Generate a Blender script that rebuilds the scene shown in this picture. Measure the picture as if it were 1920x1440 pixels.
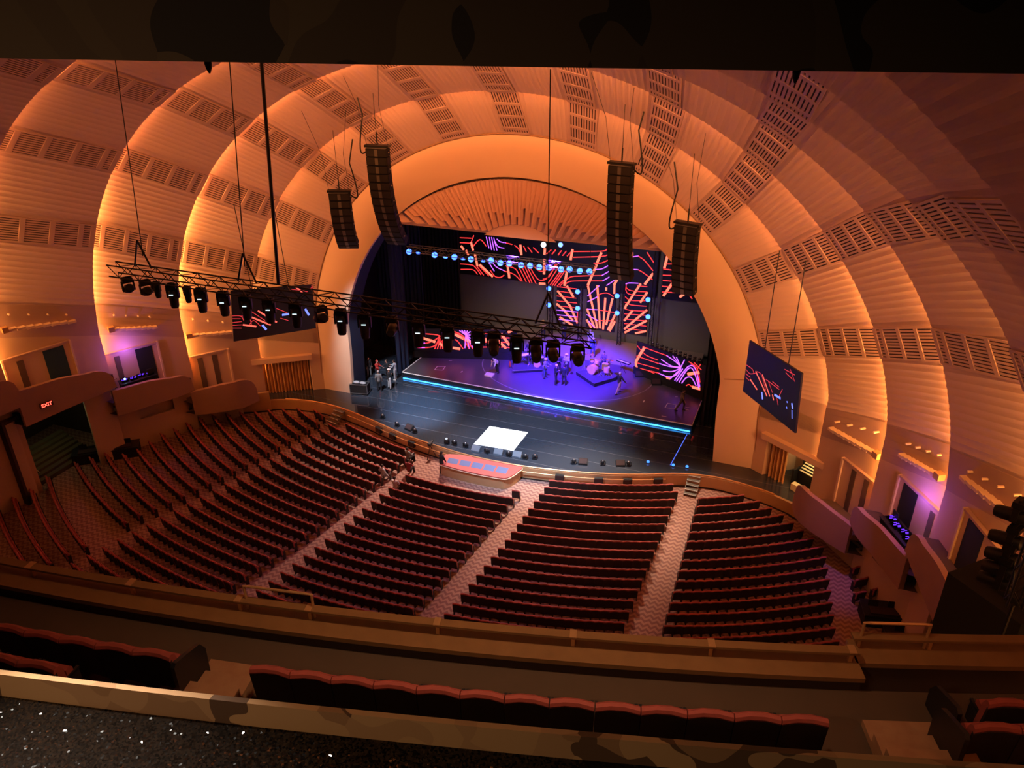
import bpy, bmesh, math, random
from mathutils import Vector, Matrix, Euler
R = math.radians
rnd = random.Random(7)
scene = bpy.context.scene
for o in list(bpy.data.objects): bpy.data.objects.remove(o)
COL = scene.collection

# ------------------------------------------------------------------ camera
# metres; x to the right of the house centre line, y towards the stage (y = 0 is the golden
# proscenium face), z = 0 is the stage floor.
CAM = Vector((19.18, -50.68, 31.56)); FPX = 1486.85
YAW, PITCH, ROLL = R(-21.25), R(27.27), R(-0.45)
cy_, sy_, cp_, sp_ = math.cos(YAW), math.sin(YAW), math.cos(PITCH), math.sin(PITCH)
FWD = Vector((sy_*cp_, cy_*cp_, -sp_)); r0_ = Vector((cy_, -sy_, 0)); u0_ = r0_.cross(FWD)
cr_, sr_ = math.cos(ROLL), math.sin(ROLL)
RGT = r0_*cr_ + u0_*sr_; UPV = u0_*cr_ - r0_*sr_
cam = bpy.data.cameras.new('camera'); camo = bpy.data.objects.new('camera', cam); COL.objects.link(camo)
camo.matrix_world = Matrix(((RGT.x, UPV.x, -FWD.x, CAM.x), (RGT.y, UPV.y, -FWD.y, CAM.y), (RGT.z, UPV.z, -FWD.z, CAM.z), (0, 0, 0, 1)))
cam.sensor_width = 36; cam.lens = FPX*36/1920; cam.clip_end = 400; cam.clip_start = 0.05
scene.camera = camo
scene.view_settings.view_transform = 'Standard'; scene.view_settings.look = 'None'
scene.view_settings.gamma = 1; scene.view_settings.use_curve_mapping = False
scene.view_settings.exposure = 0.0
world = bpy.data.worlds.new('hall'); scene.world = world; world.use_nodes = True
world.node_tree.nodes['Background'].inputs[0].default_value = (1.0, 0.55, 0.35, 1)
world.node_tree.nodes['Background'].inputs[1].default_value = 0.002
# strength of the cove lamps behind each arch lip, first = around the proscenium
COVE = {'Ea': 34.0, 'Eb': 27.0, 'Ec': 19.0, 'Ed': 12.0, 'Ee': 7.0, 'Ef': 5.5, 'Eg': 5.0}
CLO = {'Ea': 1.6, 'Eb': 3.7, 'Ec': 5.9, 'Ed': 7.6, 'Ee': 9.0, 'Ef': 11.0, 'Eg': 13.0}   # the lamps stop at the gallery floors
COVE_LOW = 2.6          # the lamps of the lower wall are stronger

def lamp(kind, name, loc, power, color, target=None, size=0.5, spot=None, blend=0.6, size_y=None):
    l = bpy.data.lights.new(name, kind); l.energy = power; l.color = color
    if kind == 'AREA':
        l.size = size
        if size_y: l.shape = 'RECTANGLE'; l.size_y = size_y
    else: l.shadow_soft_size = size
    if kind == 'SPOT': l.spot_size = R(spot); l.spot_blend = blend
    o = bpy.data.objects.new(name, l); COL.objects.link(o); o.location = loc
    if target is not None: o.rotation_euler = (Vector(target)-Vector(loc)).to_track_quat('-Z', 'Y').to_euler()
    return o

def ray(px, py): return FWD + RGT*((px-960)/FPX) - UPV*((py-720)/FPX)
def at(px, py, x=None, y=None, z=None):
    d = ray(px, py)
    if x is not None: t = (x-CAM.x)/d.x
    elif y is not None: t = (y-CAM.y)/d.y
    else: t = (z-CAM.z)/d.z
    return CAM + d*t
def at_plane(px, py, p, n):
    d = ray(px, py); return CAM + d*((p-CAM).dot(n)/d.dot(n))

# the stage lighting, hung over and in front of the stage; unseen fill lamps last
lamp('SPOT', 'wash_light', (-3, -14, 24), 130000, (0.50, 0.70, 1.0), (-8.4, -0.4, 0), 0.5, 16, 1.0)
lamp('SPOT', 'wash_light', (3, -16, 24), 62000, (0.50, 0.70, 1.0), (2.0, -2.6, 0), 0.5, 34, 1.0)
lamp('SPOT', 'wash_light', (2, 2, 13.4), 200000, (0.045, 0.008, 1.0), (1.2, 8.0, 0.6), 0.4, 52, 0.7)
lamp('SPOT', 'wash_light', (-1, 2, 13.4), 24000, (0.12, 0.03, 1.0), (-5.5, 7.2, 0.6), 0.4, 46, 0.9)
lamp('SPOT', 'wash_light', (0, -18, 22), 15000, (1.0, 0.72, 0.68), (0, 8, 0.6), 0.4, 42, 0.8)
lamp('SPOT', 'wash_light', (-12, -8, 20), 22000, (0.75, 0.85, 1.0), (-13.5, 2.5, 0.6), 0.4, 24, 0.8)
lamp('SPOT', 'wash_light', (7, 0, 12), 22000, (1.0, 0.74, 0.55), (7, -8.0, -0.9), 0.6, 66, 1.0)
lamp('SPOT', 'wash_light', (-6, 0, 12), 13000, (1.0, 0.70, 0.58), (-6, -8.5, -0.9), 0.6, 72, 1.0)
lamp('SPOT', 'wash_light', (13, -1, 12), 9000, (1.0, 0.72, 0.52), (14.5, -6.5, -0.9), 0.6, 50, 1.0)
lamp('SPOT', 'wash_light', (2, -6, 18), 3500, (0.75, 0.35, 0.7), (0, -20, -0.9), 0.8, 84, 1.0)
lamp('SPOT', 'wash_light', (22, -10, 14), 2200, (0.45, 0.2, 1.0), (23.5, -8.5, -0.9), 0.3, 34, 1.0)
lamp('SPOT', 'house_light', (17, -44, 30.8), 1000, (1.0, 0.58, 0.32), (16, -43.6, 23), 0.3, 110, 1.0)  # unseen fill spot added to brighten the mezzanine seats
lamp('SPOT', 'booth_light', (15.2, -53.2, 33.0), 520, (1.0, 0.68, 0.40), (17.0, -48.9, 28.4), 0.1, 80, 1.0)  # unseen fill spot added behind the camera to brighten the ledge
lamp('SPOT', 'backdrop_light', (1, 5, 13.5), 1200, (1.0, 0.92, 0.82), (2, 17.4, 5), 0.6, 110, 1.0)  # added fill spot, lifts the grey backdrop out of the dark
WP = Vector((16.55, -49.62, 28.24)); WR = WP-CAM; WR.z = -WR.z
lamp('SPOT', 'work_light', WP+WR.normalized()*3.4, 2600, (1.0, 0.95, 0.85), WP, 0.05, 42, 1.0)  # invented lamp at the mirror angle, makes the counter glitter sparkle

# ------------------------------------------------------------------ materials
MATS = {}
def mat(name, col, rough=0.7, metal=0.0, noise=0.0, nscale=8.0, bump=0.0, bscale=60.0, coat=0.0, spec=0.5, col2=None):
    if name in MATS: return MATS[name]
    m = bpy.data.materials.new(name); m.use_nodes = True; nt = m.node_tree; b = nt.nodes['Principled BSDF']
    b.inputs['Roughness'].default_value = rough; b.inputs['Metallic'].default_value = metal
    b.inputs['Coat Weight'].default_value = coat; b.inputs['Specular IOR Level'].default_value = spec
    b.inputs['Base Color'].default_value = (*col, 1)
    tc = nt.nodes.new('ShaderNodeTexCoord')
    if noise or col2:
        n = nt.nodes.new('ShaderNodeTexNoise'); n.inputs['Scale'].default_value = nscale; n.inputs['Detail'].default_value = 4
        nt.links.new(tc.outputs['Object'], n.inputs['Vector'])
        mx = nt.nodes.new('ShaderNodeMix'); mx.data_type = 'RGBA'
        c2 = col2 or tuple(min(1, c*(1-noise)) for c in col)
        mx.inputs['A'].default_value = (*col, 1); mx.inputs['B'].default_value = (*c2, 1)
        nt.links.new(n.outputs['Fac'], mx.inputs['Factor']); nt.links.new(mx.outputs['Result'], b.inputs['Base Color'])
    if bump:
        n2 = nt.nodes.new('ShaderNodeTexNoise'); n2.inputs['Scale'].default_value = bscale; n2.inputs['Detail'].default_value = 3
        nt.links.new(tc.outputs['Object'], n2.inputs['Vector'])
        bp = nt.nodes.new('ShaderNodeBump'); bp.inputs['Strength'].default_value = bump; bp.inputs['Distance'].default_value = 0.02
        nt.links.new(n2.outputs['Fac'], bp.inputs['Height']); nt.links.new(bp.outputs['Normal'], b.inputs['Normal'])
    MATS[name] = m; return m
def emit(name, col, strength):
    if name in MATS: return MATS[name]
    m = bpy.data.materials.new(name); m.use_nodes = True; nt = m.node_tree
    b = nt.nodes['Principled BSDF']; b.inputs['Base Color'].default_value = (0.02, 0.02, 0.02, 1)
    b.inputs['Emission Color'].default_value = (*col, 1); b.inputs['Emission Strength'].default_value = strength
    MATS[name] = m; return m
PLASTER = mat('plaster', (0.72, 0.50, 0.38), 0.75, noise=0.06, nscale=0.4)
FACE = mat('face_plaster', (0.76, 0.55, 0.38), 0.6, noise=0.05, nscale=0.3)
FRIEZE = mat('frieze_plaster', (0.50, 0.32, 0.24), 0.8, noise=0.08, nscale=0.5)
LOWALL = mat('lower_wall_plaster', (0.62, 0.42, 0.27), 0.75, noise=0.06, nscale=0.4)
GRILLE = mat('grille_metal', (0.58, 0.38, 0.29), 0.6)
SLOT = mat('slot_dark', (0.03, 0.012, 0.012), 0.8)
BLACK = mat('black_metal', (0.012, 0.012, 0.014), 0.45)
BLACKM = mat('black_matte', (0.008, 0.008, 0.01), 0.9)
DRAPE = mat('black_drape', (0.012, 0.014, 0.022), 0.95, noise=0.4, nscale=2)
DRAPEB = mat('blue_black_reveal', (0.008, 0.014, 0.045), 0.85)
WOOD = mat('pit_wood', (0.56, 0.34, 0.17), 0.45, noise=0.25, nscale=1.5)
BRASS = mat('brass_rail', (0.62, 0.36, 0.16), 0.35, metal=0.5)
DARKWOOD = mat('parapet_fabric', (0.06, 0.03, 0.02), 0.9, noise=0.2, nscale=3)
VELVET = mat('red_velvet', (0.40, 0.075, 0.055), 0.75, noise=0.3, nscale=9)
SEATBACK = mat('seat_shell', (0.018, 0.010, 0.010), 0.7)
CHROME = mat('bright_metal', (0.6, 0.6, 0.62), 0.3, metal=0.9)
ALU = mat('grey_truss_metal', (0.22, 0.21, 0.18), 0.45, metal=0.7)
WHITE = mat('white_paint', (0.8, 0.8, 0.78), 0.5)
SCREENBLK = mat('screen_black', (0.012, 0.012, 0.018), 0.5)
GREYWALL = mat('grey_scrim', (0.20, 0.185, 0.17), 0.8, noise=0.15, nscale=0.6)
GOLDCURT = mat('gold_curtain', (0.62, 0.33, 0.12), 0.45, noise=0.3, nscale=3)
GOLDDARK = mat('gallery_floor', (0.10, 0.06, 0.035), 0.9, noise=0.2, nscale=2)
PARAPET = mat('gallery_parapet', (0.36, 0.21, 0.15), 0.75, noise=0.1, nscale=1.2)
SKIN = mat('skin', (0.50, 0.28, 0.20), 0.6); SKIN2 = mat('skin_dark', (0.20, 0.10, 0.065), 0.6)
HAIR = mat('dark_hair', (0.03, 0.02, 0.015), 0.8); HAIRW = mat('light_cap', (0.72, 0.66, 0.62), 0.8)
LED_R = emit('led_red', (1.0, 0.035, 0.035), 1.9)
LED_O = emit('led_orange', (1.0, 0.13, 0.075), 2.6)
LED_P = emit('led_violet', (0.45, 0.10, 1.0), 2.2)
LED_B = emit('led_blue', (0.10, 0.14, 1.0), 4.0)
DIM_R = emit('screen_red', (1.0, 0.06, 0.07), 0.75)
DIM_O = emit('screen_orange', (1.0, 0.12, 0.08), 1.6)
DIM_B = emit('screen_blue', (0.15, 0.2, 1.0), 2.0)
BLUELENS = emit('blue_lens', (0.035, 0.12, 1.0), 7.0)
WHITELENS = emit('white_lens', (0.85, 0.95, 1.0), 9.0)
TAG = emit('display_white', (0.75, 0.95, 1.0), 1.4)
CYAN = emit('cyan_strip', (0.04, 0.36, 1.0), 5.0)
WHITEPANEL = emit('white_panel_light', (0.95, 0.97, 1.0), 2.6)
REDLED = emit('red_led', (1.0, 0.05, 0.03), 8.0)
PURPLE = emit('violet_glow', (0.14, 0.03, 1.0), 1.5)

def floor_mat():
    m = bpy.data.materials.new('stage_black_gloss'); m.use_nodes = True; nt = m.node_tree; b = nt.nodes['Principled BSDF']
    tc = nt.nodes.new('ShaderNodeTexCoord')
    sep = nt.nodes.new('ShaderNodeSeparateXYZ'); nt.links.new(tc.outputs['Object'], sep.inputs[0])
    # long seams of the vinyl strips, running left to right
    dv = nt.nodes.new('ShaderNodeMath'); dv.operation = 'DIVIDE'; dv.inputs[1].default_value = 1.6; nt.links.new(sep.outputs['Y'], dv.inputs[0])
    fr = nt.nodes.new('ShaderNodeMath'); fr.operation = 'FRACT'; nt.links.new(dv.outputs[0], fr.inputs[0])
    lt = nt.nodes.new('ShaderNodeMath'); lt.operation = 'LESS_THAN'; lt.inputs[1].default_value = 0.03; nt.links.new(fr.outputs[0], lt.inputs[0])
    mx = nt.nodes.new('ShaderNodeMix'); mx.data_type = 'RGBA'
    mx.inputs['A'].default_value = (0.034, 0.042, 0.058, 1); mx.inputs['B'].default_value = (0.10, 0.11, 0.13, 1)
    nt.links.new(lt.outputs[0], mx.inputs['Factor']); nt.links.new(mx.outputs['Result'], b.inputs['Base Color'])
    n = nt.nodes.new('ShaderNodeTexNoise'); n.inputs['Scale'].default_value = 2.2; n.inputs['Detail'].default_value = 5
    nt.links.new(tc.outputs['Object'], n.inputs['Vector'])
    bp = nt.nodes.new('ShaderNodeBump'); bp.inputs['Strength'].default_value = 0.07; bp.inputs['Distance'].default_value = 0.05
    nt.links.new(n.outputs['Fac'], bp.inputs['Height']); nt.links.new(bp.outputs['Normal'], b.inputs['Normal'])
    b.inputs['Roughness'].default_value = 0.045; b.inputs['Specular IOR Level'].default_value = 0.9
    return m
STAGEFL = floor_mat()
def carpet_mat():
    m = bpy.data.materials.new('chevron_carpet'); m.use_nodes = True; nt = m.node_tree; b = nt.nodes['Principled BSDF']
    tc = nt.nodes.new('ShaderNodeTexCoord'); sep = nt.nodes.new('ShaderNodeSeparateXYZ'); nt.links.new(tc.outputs['Object'], sep.inputs[0])
    def M(op, a, bb=None, v=None):
        k = nt.nodes.new('ShaderNodeMath'); k.operation = op
        nt.links.new(a, k.inputs[0])
        if bb is not None: nt.links.new(bb, k.inputs[1])
        if v is not None: k.inputs[1].default_value = v
        return k.outputs[0]
    pp = M('PINGPONG', sep.outputs['X'], v=0.22)
    s = M('ADD', sep.outputs['Y'], pp)
    f = M('FRACT', M('MULTIPLY', s, v=2.6))
    g = M('GREATER_THAN', f, v=0.5)
    mx = nt.nodes.new('ShaderNodeMix'); mx.data_type = 'RGBA'
    mx.inputs['A'].default_value = (0.22, 0.11, 0.09, 1); mx.inputs['B'].default_value = (0.36, 0.21, 0.155, 1)
    nt.links.new(g, mx.inputs['Factor']); nt.links.new(mx.outputs['Result'], b.inputs['Base Color'])
    b.inputs['Roughness'].default_value = 0.95
    return m
CARPET = carpet_mat()
def camo_mat(k=1.0):  # k darkens all colours for the dimly lit beam
    m = bpy.data.materials.new('mural_pattern'); m.use_nodes = True; nt = m.node_tree; b = nt.nodes['Principled BSDF']
    tc = nt.nodes.new('ShaderNodeTexCoord'); n = nt.nodes.new('ShaderNodeTexVoronoi'); n.inputs['Scale'].default_value = 5.5
    nz = nt.nodes.new('ShaderNodeTexNoise'); nz.inputs['Scale'].default_value = 2.2; nz.inputs['Detail'].default_value = 1
    mxv = nt.nodes.new('ShaderNodeMix'); mxv.data_type = 'VECTOR'; mxv.inputs['Factor'].default_value = 0.45
    nt.links.new(tc.outputs['Object'], nz.inputs['Vector']); nt.links.new(tc.outputs['Object'], mxv.inputs['A']); nt.links.new(nz.outputs['Color'], mxv.inputs['B'])
    nt.links.new(mxv.outputs['Result'], n.inputs['Vector'])
    cr = nt.nodes.new('ShaderNodeValToRGB'); cr.color_ramp.interpolation = 'CONSTANT'
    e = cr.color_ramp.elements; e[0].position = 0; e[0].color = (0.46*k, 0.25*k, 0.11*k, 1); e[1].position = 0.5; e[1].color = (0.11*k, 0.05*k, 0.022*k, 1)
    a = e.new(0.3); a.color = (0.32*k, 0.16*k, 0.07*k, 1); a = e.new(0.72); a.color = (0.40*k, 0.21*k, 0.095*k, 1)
    sp = nt.nodes.new('ShaderNodeSeparateColor'); nt.links.new(n.outputs['Color'], sp.inputs[0])
    nt.links.new(sp.outputs[0], cr.inputs[0]); nt.links.new(cr.outputs[0], b.inputs['Base Color'])
    b.inputs['Roughness'].default_value = 0.9
    return m
CAMO = camo_mat()
def glitter_mat():
    m = bpy.data.materials.new('dusty_black_gloss'); m.use_nodes = True; nt = m.node_tree; b = nt.nodes['Principled BSDF']
    tc = nt.nodes.new('ShaderNodeTexCoord'); g = nt.nodes.new('ShaderNodeNewGeometry')
    v = nt.nodes.new('ShaderNodeTexVoronoi'); v.inputs['Scale'].default_value = 95
    nt.links.new(tc.outputs['Object'], v.inputs['Vector'])
    def VM(op, x, y):
        k = nt.nodes.new('ShaderNodeVectorMath'); k.operation = op
        for i, q in enumerate((x, y)):
            if isinstance(q, tuple): k.inputs[i].default_value = q
            else: nt.links.new(q, k.inputs[i])
        return k.outputs[0]
    off = VM('MULTIPLY', VM('SUBTRACT', v.outputs['Color'], (0.5, 0.5, 0.5)), (1.1, 1.1, 0.0))
    nn = nt.nodes.new('ShaderNodeVectorMath'); nn.operation = 'NORMALIZE'; nt.links.new(VM('ADD', g.outputs['Normal'], off), nn.inputs[0])
    nt.links.new(nn.outputs[0], b.inputs['Normal'])
    b.inputs['Base Color'].default_value = (0.006, 0.004, 0.003, 1); b.inputs['Roughness'].default_value = 0.06
    return m
GLITTER = glitter_mat()

# ------------------------------------------------------------------ mesh builder
class MB:
    def __init__(s): s.v = []; s.f = []; s.m = []; s.mats = []
    def mi(s, m):
        if m not in s.mats: s.mats.append(m)
        return s.mats.index(m)
    def add(s, vs, fs, m):
        k = len(s.v); s.v += [tuple(p) for p in vs]; i = s.mi(m)
        for f in fs: s.f.append(tuple(a+k for a in f)); s.m.append(i)
        return s
    def box(s, c, d, m, rz=0, M=None):
        x, y, z = d[0]/2, d[1]/2, d[2]/2; vs = []
        for a in (-x, x):
            for b in (-y, y):
                for e in (-z, z): vs.append(Vector((a, b, e)))
        Q = (M if M is not None else Matrix.Rotation(rz, 3, 'Z'))
        vs = [Q @ p + Vector(c) for p in vs]
        return s.add(vs, [(0, 1, 3, 2), (4, 6, 7, 5), (0, 4, 5, 1), (2, 3, 7, 6), (0, 2, 6, 4), (1, 5, 7, 3)], m)
    def tube(s, pts, r, m, n=8, cap=True):
        pts = [Vector(p) for p in pts]; rs = r if isinstance(r, (list, tuple)) else [r]*len(pts); rings = []
        vs = []; fs = []
        for i, p in enumerate(pts):
            d = (pts[min(i+1, len(pts)-1)] - pts[max(i-1, 0)]).normalized()
            a = d.orthogonal().normalized()
            if i: # keep the frame from twisting
                a = (pa - d*pa.dot(d)); a = a.normalized() if a.length > 1e-6 else d.orthogonal().normalized()
            pa = a; b = d.cross(a)
            for k in range(n):
                t = 2*math.pi*k/n; vs.append(p + (a*math.cos(t)+b*math.sin(t))*rs[i])
        for i in range(len(pts)-1):
            for k in range(n):
                fs.append((i*n+k, i*n+(k+1) % n, (i+1)*n+(k+1) % n, (i+1)*n+k))
        if cap: fs.append(tuple(range(n-1, -1, -1))); fs.append(tuple((len(pts)-1)*n+k for k in range(n)))
        return s.add(vs, fs, m)
    def lathe(s, prof, m, c=(0, 0, 0), n=20, M=None):
        vs = []; fs = []
        for r, z in prof:
            for k in range(n):
                t = 2*math.pi*k/n; p = Vector((r*math.cos(t), r*math.sin(t), z))
                if M is not None: p = M @ p
                vs.append(p+Vector(c))
        for i in range(len(prof)-1):
            for k in range(n): fs.append((i*n+k, i*n+(k+1) % n, (i+1)*n+(k+1) % n, (i+1)*n+k))
        fs.append(tuple(range(n-1, -1, -1))); fs.append(tuple((len(prof)-1)*n+k for k in range(n)))
        return s.add(vs, fs, m)
    def ball(s, c, r, m, n=12, k=8, sc=(1, 1, 1)):
        prof = [(math.sin(math.pi*i/k)*r if 0 < i < k else 0.001, -math.cos(math.pi*i/k)*r) for i in range(k+1)]
        return s.lathe(prof, m, c, n, Matrix.Diagonal(sc))
    def prism(s, poly, z0, z1, m, mtop=None):
        n = len(poly); vs = [(p[0], p[1], z0) for p in poly]+[(p[0], p[1], z1) for p in poly]
        s.add(vs, [(i, (i+1) % n, n+(i+1) % n, n+i) for i in range(n)]+[tuple(range(n-1, -1, -1))], m)
        s.add([(p[0], p[1], z1) for p in poly], [tuple(range(n))], mtop or m); return s
    def strip(s, A, B, m, closed=False):      # surface between two equal polylines
        n = len(A); s.add(list(A)+list(B), [(i, i+1, n+i+1, n+i) for i in range(n-1)], m); return s
    def wall(s, path, z0, z1, th, m, zt=None):  # upright wall of thickness th along a plan path
        P = [Vector((p[0], p[1], 0)) for p in path]; L = []; Rr = []
        for i, p in enumerate(P):
            d = (P[min(i+1, len(P)-1)]-P[max(i-1, 0)]).normalized(); nn = Vector((-d.y, d.x, 0))
            L.append(p+nn*th/2); Rr.append(p-nn*th/2)
        ztop = zt or [z1]*len(P); zb = z0 if isinstance(z0, list) else [z0]*len(P)
        def ln(X, Z): return [Vector((q.x, q.y, z)) for q, z in zip(X, Z)]
        s.strip(ln(L, zb), ln(L, ztop), m); s.strip(ln(L, ztop), ln(Rr, ztop), m); s.strip(ln(Rr, ztop), ln(Rr, zb), m); s.strip(ln(Rr, zb), ln(L, zb), m)
        for i in (0, -1):
            s.add([ln(L, zb)[i], ln(L, ztop)[i], ln(Rr, ztop)[i], ln(Rr, zb)[i]], [(0, 1, 2, 3)], m)
        return s
    def build(s, name, parent=None, smooth=False, loc=None):
        me = bpy.data.meshes.new(name); me.from_pydata(s.v, [], s.f)
        for m in s.mats: me.materials.append(m)
        me.polygons.foreach_set('material_index', s.m)
        if smooth: me.polygons.foreach_set('use_smooth', [True]*len(s.f))
        me.update()
        o = bpy.data.objects.new(name, me); COL.objects.link(o)
        if parent: o.parent = parent
        if loc: o.location = loc
        if smooth:
            try: me.set_sharp_from_angle(angle=R(40))
            except Exception: pass
        return o
def tag(o, label, cat, group=None, kind=None):
    if label: o['label'] = label
    if cat: o['category'] = cat
    if group: o['group'] = group
    if kind: o['kind'] = kind
    return o
def thing(name, label, cat, loc=(0, 0, 0), rz=0, group=None, kind=None):
    o = bpy.data.objects.new(name, None); COL.objects.link(o); o.empty_display_size = 0.2
    o.location = loc; o.rotation_euler = (0, 0, rz); return tag(o, label, cat, group, kind)
CHILD = {}
def part(mb, name, t, smooth=False):
    o = mb.build(name, t, smooth); CHILD.setdefault(t.name, []).append(o); return o
def dup(t, loc=None, rz=None, label=None, group=None, parent=None):
    c = t.copy(); COL.objects.link(c)
    if parent: c.parent = parent
    if loc is not None: c.location = loc
    if rz is not None: c.rotation_euler = (0, 0, rz)
    if label: c['label'] = label
    if group: c['group'] = group
    for ch in CHILD.get(t.name, []):
        d = ch.copy(); COL.objects.link(d); d.parent = c; CHILD.setdefault(c.name, []).append(d)
        for g in CHILD.get(ch.name, []):
            e = g.copy(); COL.objects.link(e); e.parent = d; CHILD.setdefault(d.name, []).append(e)
    return c
def struct(mb, name, smooth=False, label=None):
    o = mb.build(name, None, smooth); o['kind'] = 'structure'
    return o

# ------------------------------------------------------------------ the arches
ZC = 4.0
LIP = {'E0': (0.0, [15.37, -0.3553, 0.1, 0.0111]), 'E1': (0.0, [18.2234, 0.2053, -0.3841, 0.1185]),
       'Ea': (-2.74, [21.2038, 1.3553, -0.6459, 0.1006]), 'Eb': (-7.31, [23.8877, 2.2264, -0.9133, 0.0705]),
       'Ec': (-12.59, [25.403, 5.5318, -3.4058, 0.6187]), 'Ed': (-19.07, [26.9351, 6.4537, -2.8965, 0.1332]),
       'Ee': (-26.0, [30.1355, 2.7993, -1.1474]), 'Ef': (-34.0, [32.9104, -0.4244, -0.1307]), 'Eg': (-44.0, [35.6, -0.6, -0.13])}
PHM = R(80)
def lip_xz(k, phi, dr=0.0):      # phi from the crown; beyond 80 degrees the wall drops plumb
    s = -1 if phi < 0 else 1; p = abs(phi)
    c = LIP[k][1]; f = lambda a: sum(v*a**(2*i) for i, v in enumerate(c))
    if p <= PHM: r = f(p)+dr; return (s*r*math.sin(p), ZC+r*math.cos(p))
    r = f(PHM)+dr; x = r*math.sin(PHM); z = ZC+r*math.cos(PHM)
    return (s*x, z-(p-PHM)*r)
def phi_at_z(k, z):
    lo, hi = R(40), R(110)
    for _ in range(40):
        m = (lo+hi)/2
        if lip_xz(k, m)[1] > z: lo = m
        else: hi = m
    return lo
def fz(y, top):   # frieze bottom / top height along the side walls
    Y = [0, -3, -7.2, -12.2, -19, -26, -34, -44.6]; B = [4.3, 5.2, 6.75, 8.6, 10.9, 12.5, 14, 16]; T = [6.3, 6.9, 8.7, 10.6, 12.9, 14.6, 16, 18]
    V = T if top else B
    for i in range(7):
        if y >= Y[i+1] or i == 6:
            t = (y-Y[i])/(Y[i+1]-Y[i]); return V[i]+t*(V[i+1]-V[i])
ORD = ['E1', 'Ea', 'Eb', 'Ec', 'Ed', 'Ee', 'Ef', 'Eg']
def cove_mat(k, s, low):
    return emit('cove_lamp_%s_%s' % (k, low), (1.0, 0.34, 0.10) if not low else (1.0, 0.40, 0.10), s)
NF = 92
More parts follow.
